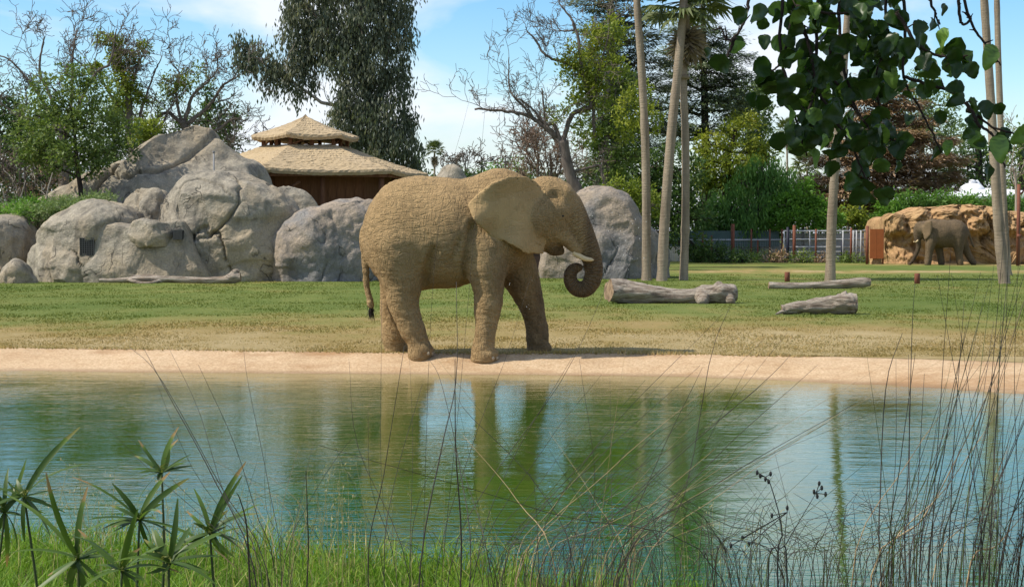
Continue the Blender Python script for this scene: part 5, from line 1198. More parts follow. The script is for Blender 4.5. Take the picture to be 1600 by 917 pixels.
tree('vine_tree', 'leafy yellow green tree tangled through the bare limbs left of the palms', 'tree', 93, [(945, 400, 5), (946, 300, 4.5), (948, 200, 4), (950, 110, 3)],
     [(925, 95, 26, 22), (945, 130, 32, 24), (915, 140, 22, 18), (965, 160, 30, 22), (935, 180, 34, 20), (975, 200, 30, 20, 0, .4), (925, 215, 30, 18, 0, .35), (960, 235, 36, 20, 0, .35), (990, 245, 26, 20, 0, .4), (940, 265, 30, 18, 0, .3), (985, 130, 22, 18), (950, 60, 20, 22)], L_OAK, M_BK_GREY, 97, leaf=0.24, per=20, clump=0.5, dens=0.5, twigs=4, twig_len=1.5, minr=.014, group='trees in leaf')
# tall conifers behind the palms
tree('tall_conifer', 'tall thin-crowned grey green conifer behind the left palm trunk', 'tree', 100, [(965, 400, 9), (962, 260, 8), (958, 140, 6.5), (955, 20, 5), (952, -80, 3)],
     [(950, -40, 46, 18), (975, -15, 60, 14), (930, 5, 44, 14, -1), (985, 25, 60, 14, -1), (945, 45, 46, 14), (990, 60, 56, 14, -1), (950, 85, 50, 14), (1000, 95, 50, 14), (960, 120, 46, 14, -1), (1005, 130, 48, 16), (955, 155, 40, 14), (995, 165, 46, 16), (965, 190, 44, 14, -1, .4), (1010, 200, 44, 16, 0, .4), (970, 225, 50, 16, 0, .35), (1005, 240, 46, 18, 0, .35), (950, 255, 40, 18, 0, .35)],
     L_EUC, M_BK_GREY, 81, leaf=0.30, lw=0.28, per=26, clump=0.60, dens=0.95, style='spray', twigs=0, group='conifers', sub=3)
tree('tall_conifer', 'dark blue green conifer behind the pair of palm trunks', 'tree', 108, [(1105, 400, 8), (1103, 260, 7), (1100, 120, 5), (1098, 0, 3.5)],
     [(1098, 10, 30, 16), (1085, 45, 44, 14), (1125, 60, 40, 12), (1095, 80, 56, 14), (1140, 95, 46, 12), (1100, 110, 56, 14, -1), (1150, 125, 44, 12), (1105, 140, 60, 14), (1150, 155, 44, 14), (1110, 170, 60, 16), (1090, 200, 56, 16), (1060, 130, 36, 20), (1045, 170, 36, 22), (1055, 210, 40, 22), (1050, 90, 30, 20)],
     L_CON, M_BK_DARK, 83, leaf=0.30, lw=0.28, per=26, clump=0.62, dens=0.95, style='spray', group='conifers', sub=3)
tree('hazy_tree', 'pale grey green rounded tree behind the yellow green tree', 'tree', 118, [(1172, 400, 7), (1172, 250, 5), (1170, 180, 3)], [(1170, 145, 24, 18), (1155, 165, 30, 24), (1185, 170, 22, 30), (1165, 205, 36, 26), (1190, 215, 14, 30)], L_SAGE, M_BK_GREY, 85, leaf=0.28, per=22, clump=0.55, dens=0.6, group='trees in leaf')
tree('yellow_green_tree', 'broad yellow green tree with layered clumps right of the palms', 'tree', 106, [(1130, 400, 6), (1132, 330, 5.5), (1136, 280, 5), (1140, 240, 4), (1150, 200, 2.5)],
     [(1165, 190, 22, 12, 0, .7), (1140, 200, 22, 12, 0, .6), (1110, 225, 30, 14, -1, .7), (1150, 225, 34, 14, 0, .7), (1185, 232, 26, 14, 0, .65), (1105, 252, 34, 16, -1, .6), (1145, 255, 38, 16, -1, .55), (1180, 258, 30, 12, 0, .5), (1120, 280, 42, 14, 0, .3), (1160, 282, 34, 12, 0, .25), (1095, 285, 26, 14, 0, .25), (1200, 245, 18, 10)],
     L_YEL, M_BK_DARK, 87, leaf=0.24, per=26, clump=0.5, dens=0.42, shell=0.35, group='trees in leaf')
tree('willow_like_tree', 'weeping bright green tree drooping over the fence', 'tree', 103, [(1190, 410, 6), (1190, 340, 5), (1186, 290, 4), (1190, 260, 2.5)],
     [(1190, 262, 30, 14), (1215, 275, 26, 16), (1160, 285, 26, 20), (1195, 300, 30, 24), (1225, 305, 24, 24), (1150, 320, 24, 24), (1185, 335, 30, 26, -1), (1165, 355, 26, 22, -1), (1215, 340, 24, 24), (1140, 350, 26, 20, 0, .35), (1105, 350, 26, 26, 0, .35), (1120, 325, 26, 22, 0, .4), (1100, 378, 28, 16, 0, .4)],
     L_WIL, M_BK_DARK, 89, leaf=0.34, lw=0.22, per=34, clump=0.5, dens=0.46, style='hang', group='trees in leaf')
tree('leafy_bush', 'bright light green leafy bush standing behind the pipe fence', 'bush', 101.5, [(1255, 410, 3), (1255, 370, 2.6), (1255, 330, 2)],
     [(1225, 320, 22, 16), (1255, 310, 26, 18), (1280, 325, 22, 18), (1240, 340, 26, 16, -.5), (1270, 345, 26, 14, -.5), (1215, 345, 18, 14), (1300, 340, 18, 14), (1255, 292, 16, 10), (1290, 352, 20, 10)],
     L_BRI, M_BK_GREY, 91, leaf=0.24, per=26, clump=0.42, dens=0.5, group='shrubs')
tree('leafy_bush', 'yellow green bush between the pipe fence and brown conifer', 'bush', 104, [(1325, 400, 2.5), (1325, 360, 2), (1325, 340, 1.6)], [(1315, 340, 24, 14), (1340, 345, 22, 14), (1330, 330, 20, 10), (1350, 352, 16, 10)], L_YEL, M_BK_GREY, 93, leaf=0.24, per=24, clump=0.42, dens=0.42, group='shrubs')
tree('dark_tree', 'dense dark tree in the shade between the palm trunks', 'tree', 97, [(1000, 405, 6), (1002, 340, 5), (1004, 270, 4)],
     [(985, 265, 34, 22), (1020, 260, 34, 24), (1050, 250, 30, 26), (1080, 265, 26, 22), (1000, 295, 34, 22), (1045, 295, 36, 24), (1085, 300, 26, 24), (1020, 325, 36, 22), (1060, 330, 36, 26), (1095, 340, 24, 24), (1040, 360, 36, 24), (1075, 375, 30, 22), (960, 280, 24, 20), (935, 285, 26, 22)], L_DRK, M_BK_DARK, 95, leaf=0.26, per=18, clump=0.5, dens=0.40, group='trees in leaf', twigs=0)
tree('leafy_bush', 'bright green bush rising behind the tan capped boulder', 'bush', 79, [(985, 400, 2.5), (985, 340, 2), (985, 310, 1.5)], [(975, 300, 22, 14, 0, .45), (1000, 305, 22, 18, 0, .4), (960, 290, 16, 10, 0, .5), (1000, 330, 20, 18, 0, .35), (1025, 320, 14, 18, 0, .3)], L_YEL, M_BK_GREY, 99, leaf=0.18, per=22, clump=0.36, dens=0.46, group='shrubs')
# brown conifer
tree('brown_conifer', 'wide drooping conifer with rusty brown tiers behind the rock wall', 'tree', 109, [(1378, 400, 9), (1377, 330, 8), (1375, 240, 6), (1372, 160, 3.4), (1371, 120, 1.6), (1370, 104, .6)],
     [(1370, 115, 20, 7, 0, .4), (1350, 130, 30, 8, 0, .5), (1395, 135, 30, 8, 0, .5), (1375, 150, 44, 9), (1345, 160, 36, 8, 0, .6), (1410, 165, 40, 9), (1370, 180, 52, 9), (1430, 190, 40, 9), (1340, 195, 40, 9), (1390, 210, 60, 10, -1, .6), (1330, 222, 46, 9), (1445, 222, 50, 10, 0, .6), (1380, 238, 60, 10, -1), (1310, 250, 50, 10, 0, .6), (1430, 250, 60, 11, -1, .6), (1370, 265, 66, 11, -1), (1300, 282, 56, 12, 0, .65), (1450, 275, 56, 12, 0, .5), (1390, 290, 66, 12, -1, .5), (1320, 305, 60, 14, -1, .65), (1440, 298, 50, 10, 0, .55), (1290, 318, 40, 14, 0, .6), (1355, 322, 40, 12, 0, .5), (1270, 300, 30, 12, 0, .6), (1480, 250, 36, 12, 0, .7)],
     L_BRN, M_BK_RED, 101, leaf=0.34, lw=0.28, per=36, clump=0.55, dens=0.72, style='spray', group='conifers', sub=3)
tree('tall_conifer', 'pale far conifer filling the sky between brown tiers and palms', 'tree', 135, [(1440, 400, 6), (1440, 250, 5), (1438, 150, 3)],
     [(1438, 130, 30, 20), (1420, 160, 40, 24), (1465, 165, 34, 24), (1440, 195, 56, 24), (1480, 210, 40, 26), (1410, 215, 46, 22)], L_SAGE, M_BK_GREY, 103, leaf=0.36, per=16, clump=0.8, dens=0.45, group='conifers')
tree('dark_tree', 'dark broadleaf tree behind the white dome', 'tree', 138, [(1530, 400, 7), (1530, 280, 6), (1528, 220, 4)], [(1520, 225, 26, 20), (1545, 240, 30, 24), (1505, 255, 30, 22), (1540, 275, 40, 22), (1500, 285, 36, 18), (1475, 275, 26, 20)], L_DRK, M_BK_DARK, 105, leaf=0.36, per=18, clump=0.8, dens=0.5, group='trees in leaf')
tree('dark_tree', 'dark tree beyond the twin palm trunks, its side cut by the frame', 'tree', 132, [(1600, 400, 7), (1598, 280, 6), (1596, 220, 4)], [(1590, 215, 24, 22), (1615, 230, 30, 30), (1590, 255, 30, 24), (1625, 275, 40, 26), (1580, 285, 24, 20), (1570, 235, 14, 16)], L_OAK, M_BK_DARK, 107, leaf=0.34, per=18, clump=0.8, dens=0.5, group='trees in leaf')
for k, (px, py, rx, ry, lab) in enumerate(((1395, 322, 22, 14, 'green bush behind the low knob of the rock wall'), (1425, 312, 24, 12, 'green bush over the stepped end of the rock wall'), (1462, 312, 24, 10, 'grassy green bush over the middle of the rock wall'), (1500, 312, 26, 10, 'grassy green bush below the white dome'), (1535, 316, 24, 12, 'grassy green bush left of the twin palm trunks'), (1590, 318, 26, 18, 'tall grassy bush right of the twin palm trunks'))):
    tree('wall_bush', lab, 'bush', 104.5, [(px, 400, 1.5), (px, 350, 1.2), (px, py + 4, .8)], [(px, py, rx, ry), (px - rx * .6, py + 6, rx * .7, ry), (px + rx * .6, py + 6, rx * .7, ry), (px, py + 16, rx, ry)], L_BRI if k in (0, 3) else L_WIL, M_BK_GREY, 110 + k, leaf=0.3, lw=.25, per=22, clump=0.45, dens=0.42, group='shrubs')
bare('bare_tree', 'slim pale bare tree beside the rusty pole', 103, [(1586, 400, 2.5), (1588, 300, 2.2), (1583, 262, 1.8)], [[(1586, 290, 1.6), (1580, 268, 1.2), (1584, 230, .8), (1588, 200, .5)], [(1587, 285, 1.4), (1596, 270, 1), (1602, 250, .6)]], 118, twigs=4, L=.9, lev=2, bark=M_BK_PALE)
# undergrowth at the fence
for k, (px, w, h, lab) in enumerate(((1085, 24, 26, 'dark shrub at the foot of the right palm trunk'), (1118, 26, 30, 'dark shrub behind the thin rust posts'), (1160, 24, 16, 'dark green low shrub at the fence foot by the tall rust post'), (1190, 22, 14, 'low tussock at the fence foot among white stones'), (1215, 16, 22, 'dry brown brush heap in front of the mesh fence'), (1255, 22, 12, 'low green shrub under the pipe fence near the dark post'), (1285, 18, 10, 'low pale shrub left of the leaning palm trunk'), (1330, 24, 10, 'low green shrub under the pipe fence gate'))):
    tree('fence_shrub', lab, 'shrub', 97.4 - .3 * (k % 3), [(px, 410, 1.2), (px, 408 - h * .5, 1), (px, 408 - h * .7, .6)], [(px, 408 - h * .45, w * .6, h * .5), (px - w * .5, 409 - h * .3, w * .5, h * .4), (px + w * .5, 409 - h * .3, w * .5, h * .4)], L_BRN if k in (4, 6) else L_DRK if k < 3 else L_OAK, M_BK_DARK, 130 + k, leaf=0.24, lw=.25, per=20, clump=0.36, dens=0.45, group='shrubs', style='broad')

# far wood closing the view behind everything
rng = np.random.default_rng(9); bl = []
for px in range(-140, 1780, 26):
    h = 44 + 16 * math.sin(px * .021) + rng.normal() * 7
    if 630 < px < 850: h = 74
    if 880 < px < 1290: h = 92 + rng.normal() * 5; bl.append((px, 318, 30, 24, rng.uniform(-8, 8), .4))
    bl.append((px, 362 - (362 - 290) * (h / 74) * .82, 26, 22, rng.uniform(-8, 8), rng.uniform(.3, .7))); bl.append((px + 10, 345, 26, 26, rng.uniform(-8, 8), .4))
V, Q, T, _ = grow(bl, 185, rng, leaf=0.6, per=14, clump=1.1, dens=0.40)
tag(obj('far_wood', V, Q, L_DRK, tint=T, smooth=False), 'distant dark green wood closing off the whole view', 'wood', kind='stuff')

# ------------------------------------------------------------------ palms
def frond_mesh(name, L=1.0, R=0.85, seg=22, droop=0.35, seed=0):
    rng = np.random.default_rng(seed); mb = MB()
    t = np.linspace(0, 1, 8); pet = np.stack([t * L, 0 * t, -droop * .35 * t ** 2], 1); mb.tube(pet, np.linspace(.03, .014, 8), 5, tint=.4)
    o = pet[-1]
    for k in range(seg):
        a = (k / (seg - 1) - .5) * math.radians(250); l = R * (0.75 + .25 * math.cos(a)) * rng.uniform(.9, 1.1)
        d = np.array((math.cos(a), math.sin(a), 0)); s = np.array((-d[1], d[0], 0))
        m1 = o + d * l * .55 + (0, 0, -.06 * abs(math.sin(a))); e = o + d * l + (0, 0, -droop * l * rng.uniform(.3, 1.1)); w = l * .062
        z = np.array((0, 0, .03 * (1 if k % 2 else -1)))
        mb.add([o, m1 + s * w + z, m1 - s * w - z, e], T=[(0, 2, 1), (1, 2, 3)], tint=rng.uniform(.25, .8))
    return mesh_np(name, np.concatenate(mb.V), mb.faces(), tint=mb.tint(), smooth=False)
L_PALM = leaf_mat('palm_frond_green', [(0, (0.045, 0.075, 0.02)), (0.5, (0.10, 0.13, 0.04)), (1, (0.20, 0.21, 0.085))], 0.25); L_PALMD = leaf_mat('palm_frond_dead', [(0, (0.10, 0.075, 0.045)), (0.5, (0.22, 0.17, 0.105)), (1, (0.34, 0.27, 0.17))], 0.15)
FR = [frond_mesh('frond', 0.95, .85, 22, .4, s) for s in (1, 2, 3)]
for f in FR: f.materials.append(L_PALM)
FD = [frond_mesh('frond', 0.7, .8, 18, .7, s) for s in (4, 5)]
for f in FD: f.materials.append(L_PALMD)
m = Mat('palm_bark'); v = m.co((1, 1, 1)); n = m.noise(1.4, 5, .6, m.co((2.5, 2.5, .35))); rg = m.noise(5, 4, .6, m.co((.4, .4, 4)))
c = m.ramp(n, [(0.3, (0.17, 0.13, 0.09)), (0.7, (0.37, 0.30, 0.215))]); c = m.mix(m.rng(rg, .45, .65, 0, .3), c, (0.15, 0.12, 0.09))
M_PALM = m.done(m.bsdf(c, .9, m.bump(m.math('ADD', rg, m.noise(24, 4, .6)), .7, .04), .15))
def palm(name, label, Y, rows, seed, green=26, dead=14, scale=1.0, rings=()):
    rng = np.random.default_rng(seed)
    p = spline([(*P(a, b, Y), r * mpp(Y)) for a, b, r in rows], 50)
    base = p[0].copy(); base[2] = -.2; base[3] *= 1.25; p = np.concatenate([base[None], p]); p[1, 3] *= 1.12
    root = thing(name, label, 'palm', (p[1, 0], Y, 0), 'palms')
    V, Q, T = tube(p[:, :3], p[:, 3] * (1 + .03 * rng.normal(size=len(p))), 18)
    obj('trunk', V, [Q, T], M_PALM, root)
    top = p[-1, :3] - np.array(root.location)
    for k in range(green + dead):
        dd = k >= green; az = k * 2.39996 + rng.normal() * .2
        el_ = (math.radians(75) - (k / green) * math.radians(105)) if not dd else -math.radians(60 + 22 * rng.random())
        o = link('frond', (FD[k % 2] if dd else FR[k % 3]), None, root, tuple(top + np.array((0, 0, (-.15 - .55 * rng.random()) if dd else 0.12))))
        o.rotation_euler = (rng.normal() * .3, -el_, az); o.scale = (scale,) * 3
    for (px, py) in rings:
        c = P(px, py, Y); mb = MB(); mb.tube([c - (0, 0, .08), c + (0, 0, .08)], [.24, .22], 16); mb.build('dead_ring', L_PALMD, root, c)
    return root
palm('palm_tree', 'straight tall palm standing at the right flank of the blue grey boulder', 62, [(1010, 440, 7.5), (1010, 330, 6.8), (1008, 220, 6.5), (1002, 100, 6), (995, 0, 5.6), (988, -150, 5)], 1)
palm('palm_tree', 'tall palm leaning right across the neighbouring palm trunk', 61.6, [(1034, 440, 8.5), (1039, 340, 7.8), (1049, 210, 7.4), (1060, 100, 6.8), (1067, 20, 6.2), (1076, -140, 5.2)], 2)
palm('palm_tree', 'palm with its fan crown low and a frayed ring on its trunk', 62.5, [(1068, 440, 7), (1071, 340, 6.4), (1071, 220, 6), (1068, 130, 5.6), (1070, 70, 5.6), (1073, 8, 5.4)], 3, 34, 26, 1.15, [(1068, 121)])
palm('palm_tree', 'lone pale palm trunk rising behind the long slender log', 61.5, [(1297, 440, 8), (1300, 340, 7.4), (1307, 230, 6.4), (1314, 150, 5.8), (1322, 60, 5.4), (1332, -150, 5)], 4)
palm('palm_tree', 'pale leaning palm trunk in front of the rock wall', 58.5, [(1570, 446, 9), (1562, 370, 8.4), (1555, 270, 7.6), (1547, 140, 6.8), (1539, 20, 6.2), (1529, -150, 5.4)], 5)
palm('palm_tree', 'thin purple brown palm trunk just behind the leaning palm', 70, [(1575, 430, 6), (1568, 320, 5.6), (1563, 180, 5), (1559, 60, 4.6), (1555, -130, 4)], 6)
palm('far_palm', 'small far palm with a bushy crown beside the tall eucalyptus', 150, [(679, 390, 1.8), (679, 320, 1.6), (679, 260, 1.5), (679, 236, 1.4)], 7, 26, 12, 0.62)
palm('far_palm', 'far palm half hidden by the hanging branch leaves', 130, [(1232, 390, 1.8), (1231, 320, 1.6), (1230, 250, 1.5), (1229, 203, 1.4)], 8, 24, 8, 0.62)
palm('far_palm', 'far palm with drooping crown peeping over the weeping tree', 122, [(1262, 390, 1.8), (1262, 320, 1.6), (1261, 262, 1.5)], 9, 24, 6, 0.8)

# ------------------------------------------------------------------ turf blades, near grass, sedges, stalks, hanging branch
rng = np.random.default_rng(12)
# short lawn grass, only where single tufts still read
m = Mat('lawn_blades'); c, _ = lawn_color(m)
c = m.mix(m.attr('tint'), m.mix(1.0, c, (0.9, 1.0, 0.85), 'MULTIPLY'), m.mix(1.0, c, (1.45, 1.35, 1.2), 'MULTIPLY'))
tl = m.n('ShaderNodeBsdfTranslucent'); m.put(tl.inputs['Color'], c); x = m.n('ShaderNodeMixShader'); x.inputs[0].default_value = 0.45
m.nt.links.new(m.bsdf(c, 0.9, None, 0.1), x.inputs[1]); m.nt.links.new(tl.outputs[0], x.inputs[2]); M_BLADE = m.done(x.outputs[0])
n = 150000; t = rng.random(n) ** 1.6; Yg = 24.3 + 46 * t; Xg = (rng.random(n) * 2 - 1) * (Yg * 0.345 + 0.6)
keep = Yg > y_bank(Xg) - 0.09 + 0.05 * rng.normal(size=n); Xg, Yg = Xg[keep], Yg[keep]; n = len(Xg)
tuft = np.clip(0.55 + 1.3 * fbm(np.stack([Xg * .9, Yg * .9, 0 * Xg], 1), 88, 3), 0.15, 1.5)
h = (0.010 + 0.030 * rng.random(n)) * tuft * (1 + (Yg - 25) * 0.012); w = 0.007 + 0.00035 * Yg * rng.uniform(.6, 1.2, n)
edge = Yg < y_bank(Xg) + 0.12; h = np.where(edge, h * 1.3 + .015, h)
a = rng.random(n) * 6.283; ln = rng.normal(size=(n, 2)) * 0.6 * h[:, None]
B = np.stack([Xg, Yg, np.full(n, -0.005)], 1); s = np.stack([np.cos(a), np.sin(a), 0 * a], 1) * w[:, None]
V = np.stack([B - s, B + s, B + np.stack([ln[:, 0], ln[:, 1], h + .012], 1)], 1).reshape(-1, 3)
tag(obj('lawn_grass', V, np.arange(n * 3).reshape(-1, 3), M_BLADE, tint=rng.random(n), smooth=False), 'short patchy lawn grass between pond bank and boulders', 'grass', kind='stuff')

# lush grass of the near bank
L_GRASS = leaf_mat('near_grass', [(0, (0.06, 0.12, 0.012)), (0.5, (0.125, 0.225, 0.022)), (0.85, (0.21, 0.29, 0.045)), (1, (0.36, 0.31, 0.13))], 0.4, .5, gain=1.25)
def blades(Xg, Yg, Zg, h, w, lean, tint, rng):
    n = len(Xg); a = rng.random(n) * 6.283; b = rng.random(n) * 6.283
    B = np.stack([Xg, Yg, Zg], 1); s = np.stack([np.cos(a), np.sin(a), 0 * a], 1)
    d = np.stack([np.cos(b), np.sin(b), 0 * b], 1) * (lean * h)[:, None]; up = np.array((0, 0, 1.0))
    p1 = B + d * .25 + up * (h * .5)[:, None]; p2 = B + d * .95 + up * (h * (1 - .25 * lean))[:, None]
    s = s * w[:, None]
    V = np.stack([B - s * .8, B + s * .8, p1 + s * .6, p1 - s * .6, p2], 1).reshape(-1, 3); i = np.arange(n)[:, None] * 5
    return V, i + np.array([[0, 1, 2, 3]]), i + np.array([[3, 2, 4]])
n = 46000; Yg = 5.0 + 6.4 * rng.random(n) ** .7; Xg = (rng.random(n) * 2 - 1) * (Yg * .36 + .3)
dshore = y_near(Xg) - Yg; keep = (dshore > -0.08) & (Yg > 6.2)
thin = np.interp(Xg, [-4, -0.4, 0.4, 1.2, 4], [1, 1, .8, .45, .3]); keep &= rng.random(n) < thin
Xg, Yg = Xg[keep], Yg[keep]; n = len(Xg)
cl = np.clip(0.75 + 1.2 * fbm(np.stack([Xg * 2.2, Yg * 2.2, 0 * Xg], 1), 55, 3), .35, 1.5)
h = (0.08 + 0.20 * rng.random(n)) * cl * np.interp(Xg, [-2.5, -1, 0], [1.3, 1.15, 1.0]); tint = np.clip(.45 + .26 * rng.normal(size=n) + .35 * (cl - .8), 0, 1)
V, Q, T = blades(Xg, Yg, near_z(Xg, Yg) - .01, h, .0035 + .003 * rng.random(n), rng.uniform(.2, 1.0, n), tint, rng)
tag(obj('bank_grass', V, [Q, T], L_GRASS, tint=np.concatenate([tint, tint]), smooth=False), 'lush bright green grass covering the near pond bank', 'grass', kind='stuff')
# wild oat like grass stems with hanging seeds among it
L_SEED = leaf_mat('grass_seed', [(0, (0.20, 0.22, 0.06)), (1, (0.48, 0.42, 0.22))], .3)
mb = MB(); C, D = [], []
for k in range(130):
    px = rng.choice([rng.uniform(-20, 700), rng.uniform(90, 420), rng.uniform(440, 560), rng.uniform(700, 1250)]); Yk = rng.uniform(8.2, 10.2)
    top = P(px, rng.uniform(725, 830) if px < 800 else rng.uniform(780, 880), Yk); x, y = top[0] + rng.normal() * .05, Yk
    z0 = float(near_z(np.array([x]), np.array([y]))[0])
    if top[2] - z0 < .12: continue
    p = spline([(x, y, z0), (x + (top[0] - x) * .3, y, z0 + (top[2] - z0) * .6), tuple(top)], 7); mb.tube(p, np.linspace(.0022, .001, 7), 3, False)
    for j in range(rng.integers(4, 11)):
        b = p[rng.integers(3, 7)]; e = b + np.array((rng.normal() * .035, rng.normal() * .03, rng.normal() * .02)); mb.tube([b, e], [.0008, .0008], 3, False); C.append(e); D.append((rng.normal() * .4, rng.normal() * .4, -1))
C = np.array(C); D = np.array(D); D /= np.linalg.norm(D, axis=1, keepdims=True)
V, Q = leaf_quads(C, D, rng.uniform(.012, .024, len(C)), .006, rng); mb.add(V, Q, tint=1.0)
tag(mb.build('oat_grass', L_SEED), 'thin oat-like grass stems with pale hanging seeds on the near bank', 'grass', kind='stuff')

# umbrella sedges at the left
L_SEDGE = leaf_mat('sedge_bract', [(0, (0.018, 0.040, 0.008)), (0.5, (0.055, 0.105, 0.014)), (0.85, (0.11, 0.18, 0.025)), (1, (0.30, 0.20, 0.08))], .35, .45, .35)
M_STEM = plain('sedge_stem', (0.035, 0.055, 0.014), .6, .3, 30, 0)
def bract_mesh(L, w, droop, bend, tip, seed):
    """one folded strap leaf along +x"""
    n = 7; t = np.linspace(0, 1, n); c = np.stack([t * L, bend * t ** 2, -droop * t ** 2.2], 1); ww = w * np.sin(np.pi * (0.12 + .86 * t)) ** .6
    V = np.concatenate([c + np.stack([0 * t, ww, .35 * ww], 1), c, c + np.stack([0 * t, -ww, .35 * ww], 1)]); i = np.arange(n - 1)
    Q = np.concatenate([np.stack([i, i + n, i + n + 1, i + 1], 1), np.stack([i + n, i + 2 * n, i + 2 * n + 1, i + n + 1], 1)])
    tint = np.clip(seed % 1.0 + np.where(np.tile(t, 3) > .8, tip, 0), 0, 1)
    return mesh_np('bract', V, Q, tint=tint)
BR = []
for k in range(10):
    me = bract_mesh(0.36 * (0.75 + .07 * k), .0095 + .0012 * (k % 4), .03 + .035 * (k % 5), .05 * ((k % 3) - 1), .5 if k % 3 == 0 else .1, .25 + .055 * k); me.materials.append(L_SEDGE); BR.append(me)
def sedge(px, py, Yk, base_px, bracts, label, seed, tilt=0.0, big=1.0):
    """bracts: directions in the picture plane as degrees (0 right, 90 up), in or out of the plane at random"""
    r = np.random.default_rng(seed); hub = P(px, py, Yk); bx = P(base_px, 900, Yk)[0]
    z0 = float(near_z(np.array([bx]), np.array([Yk]))[0]); base = np.array((bx, Yk, z0))
    root = thing('umbrella_sedge', label, 'sedge', base, 'umbrella sedges')
    p = spline([base - (0, 0, .03), base * .5 + hub * .5 + (r.normal() * .01, 0, .02), hub], 12); V, Q, T = tube(p, np.linspace(.0075, .0045, 12), 7)
    obj('stem', V, [Q, T], M_STEM, root)
    for a, l in list(bracts) + [(r.uniform(0, 360), r.uniform(22, 55)) for _ in range(7)]:
        a = math.radians(a + r.normal() * 4); dep = r.normal() * .45; d = np.array((math.cos(a), dep, math.sin(a))); d /= np.linalg.norm(d)
        me = BR[r.integers(0, 10)]; o = link('bract', me, None, root, tuple(hub - base))
        x = Vector(d); z = Vector((0, -.4, 1)) if abs(d[2]) < .8 else Vector((0, -1, .2)); y = z.cross(x).normalized(); z = x.cross(y)
        M = Matrix((x, y, z)).transposed(); o.rotation_euler = M.to_euler(); s = l / (.36 * .95) * mpp(Yk) * big; o.scale = (s, 1.0 * big, s)
    C_ = hub + r.normal(size=(26, 3)) * .018 + (0, 0, .015); D_ = rand_unit(r, 26); V, Q = leaf_quads(C_, D_, .02, .006, r)
    obj('flower_tuft', V, Q, L_SEDGE, root, tint=np.full(26, .9), smooth=False)['kind'] = 'stuff'
    return root
S6 = 6.6
sedge(38, 775, S6, 74, [(62, 125), (52, 95), (150, 60), (165, 62), (200, 70), (230, 55), (262, 60), (300, 60), (-20, 45), (120, 28)], 'umbrella sedge with one long upright red tipped leaf at the bank\'s end', 1)
sedge(122, 873, S6 - .3, 124, [(128, 120), (112, 120), (92, 90), (145, 75), (160, 60), (225, 70), (240, 60), (205, 55), (280, 60), (12, 60), (25, 45), (-40, 40)], 'umbrella sedge with spread drooping leaves, its hub low in the grass', 2)
sedge(253, 738, S6 + .4, 243, [(148, 62), (125, 50), (95, 48), (20, 46), (8, 55), (35, 30), (165, 30)], 'umbrella sedge with cropped leaf tips standing tallest over the water', 3)
sedge(218, 812, S6, 213, [(150, 85), (128, 80), (112, 70), (78, 78), (62, 90), (48, 75), (178, 75), (-12, 110), (-20, 85), (200, 40), (-50, 40)], 'umbrella sedge with a wide messy head between two others', 4)
sedge(328, 832, S6 - .2, 352, [(80, 98), (66, 85), (48, 75), (38, 65), (30, 70), (100, 50), (-30, 40), (-55, 45), (205, 80), (190, 60)], 'umbrella sedge with fingers of leaves pointing up at the grass edge', 5)
sedge(264, 878, S6 - .6, 250, [(70, 100), (55, 90), (35, 100), (20, 90), (8, 85), (150, 60), (120, 60), (165, 75), (-20, 50)], 'umbrella sedge low and blurred in front of the others', 6)
sedge(190, 890, S6 - .6, 186, [(110, 90), (80, 85), (45, 70), (140, 80), (170, 60), (20, 60), (0, 70)], 'umbrella sedge mostly sunk in the near grass', 7)
sedge(8, 800, S6, -10, [(90, 60), (110, 70), (60, 60), (250, 60), (280, 60), (200, 60), (140, 60)], 'dark umbrella sedge cut by the frame beside the red tipped one', 8)

# long dark grass stalks
M_STALK = plain('dark_stalk', (0.045, 0.036, 0.024), .6, .45, 40, 0, spec=.4); M_STRAW = plain('straw_stalk', (0.34, 0.24, 0.12), .6, .35, 30, 0); M_GSTALK = plain('green_stalk', (0.06, 0.085, 0.02), .6, .4, 40, 0)
def tussock(px, Yk, label, seed):
    bx = P(px, 917, Yk)[0]; z0 = float(near_z(np.array([bx]), np.array([Yk]))[0])
    return thing('grass_tussock', label, 'tussock', (bx, Yk, z0), 'tall grass tussocks')
def stalk(root, pts, Yk, r, mat=None, dy=0.0, rnd=None):
    """pts: picture points from low to tip; the foot runs on down to the ground near the tussock"""
    b = np.array(root.location); first = P(*pts[0], Yk); second = P(*pts[min(1, len(pts) - 1)], Yk + dy * .3)
    foot = b + np.array(((first[0] - b[0]) * .55, (rnd.normal() * .05 if rnd is not None else 0), -.02))
    rows = [foot] + [P(a, c, Yk + dy * i / max(1, len(pts) - 1)) for i, (a, c) in enumerate(pts)]
    p = spline(rows, 16); V, Q, T = tube(p, np.linspace(r, r * .25, 16), 5)
    return obj('stalk', V, [Q, T], mat or M_STALK, root)
rs = np.random.default_rng(31)
tA = tussock(640, 5.2, 'tall dark grass stalks rising in front of the elephant\'s hind legs', 1)
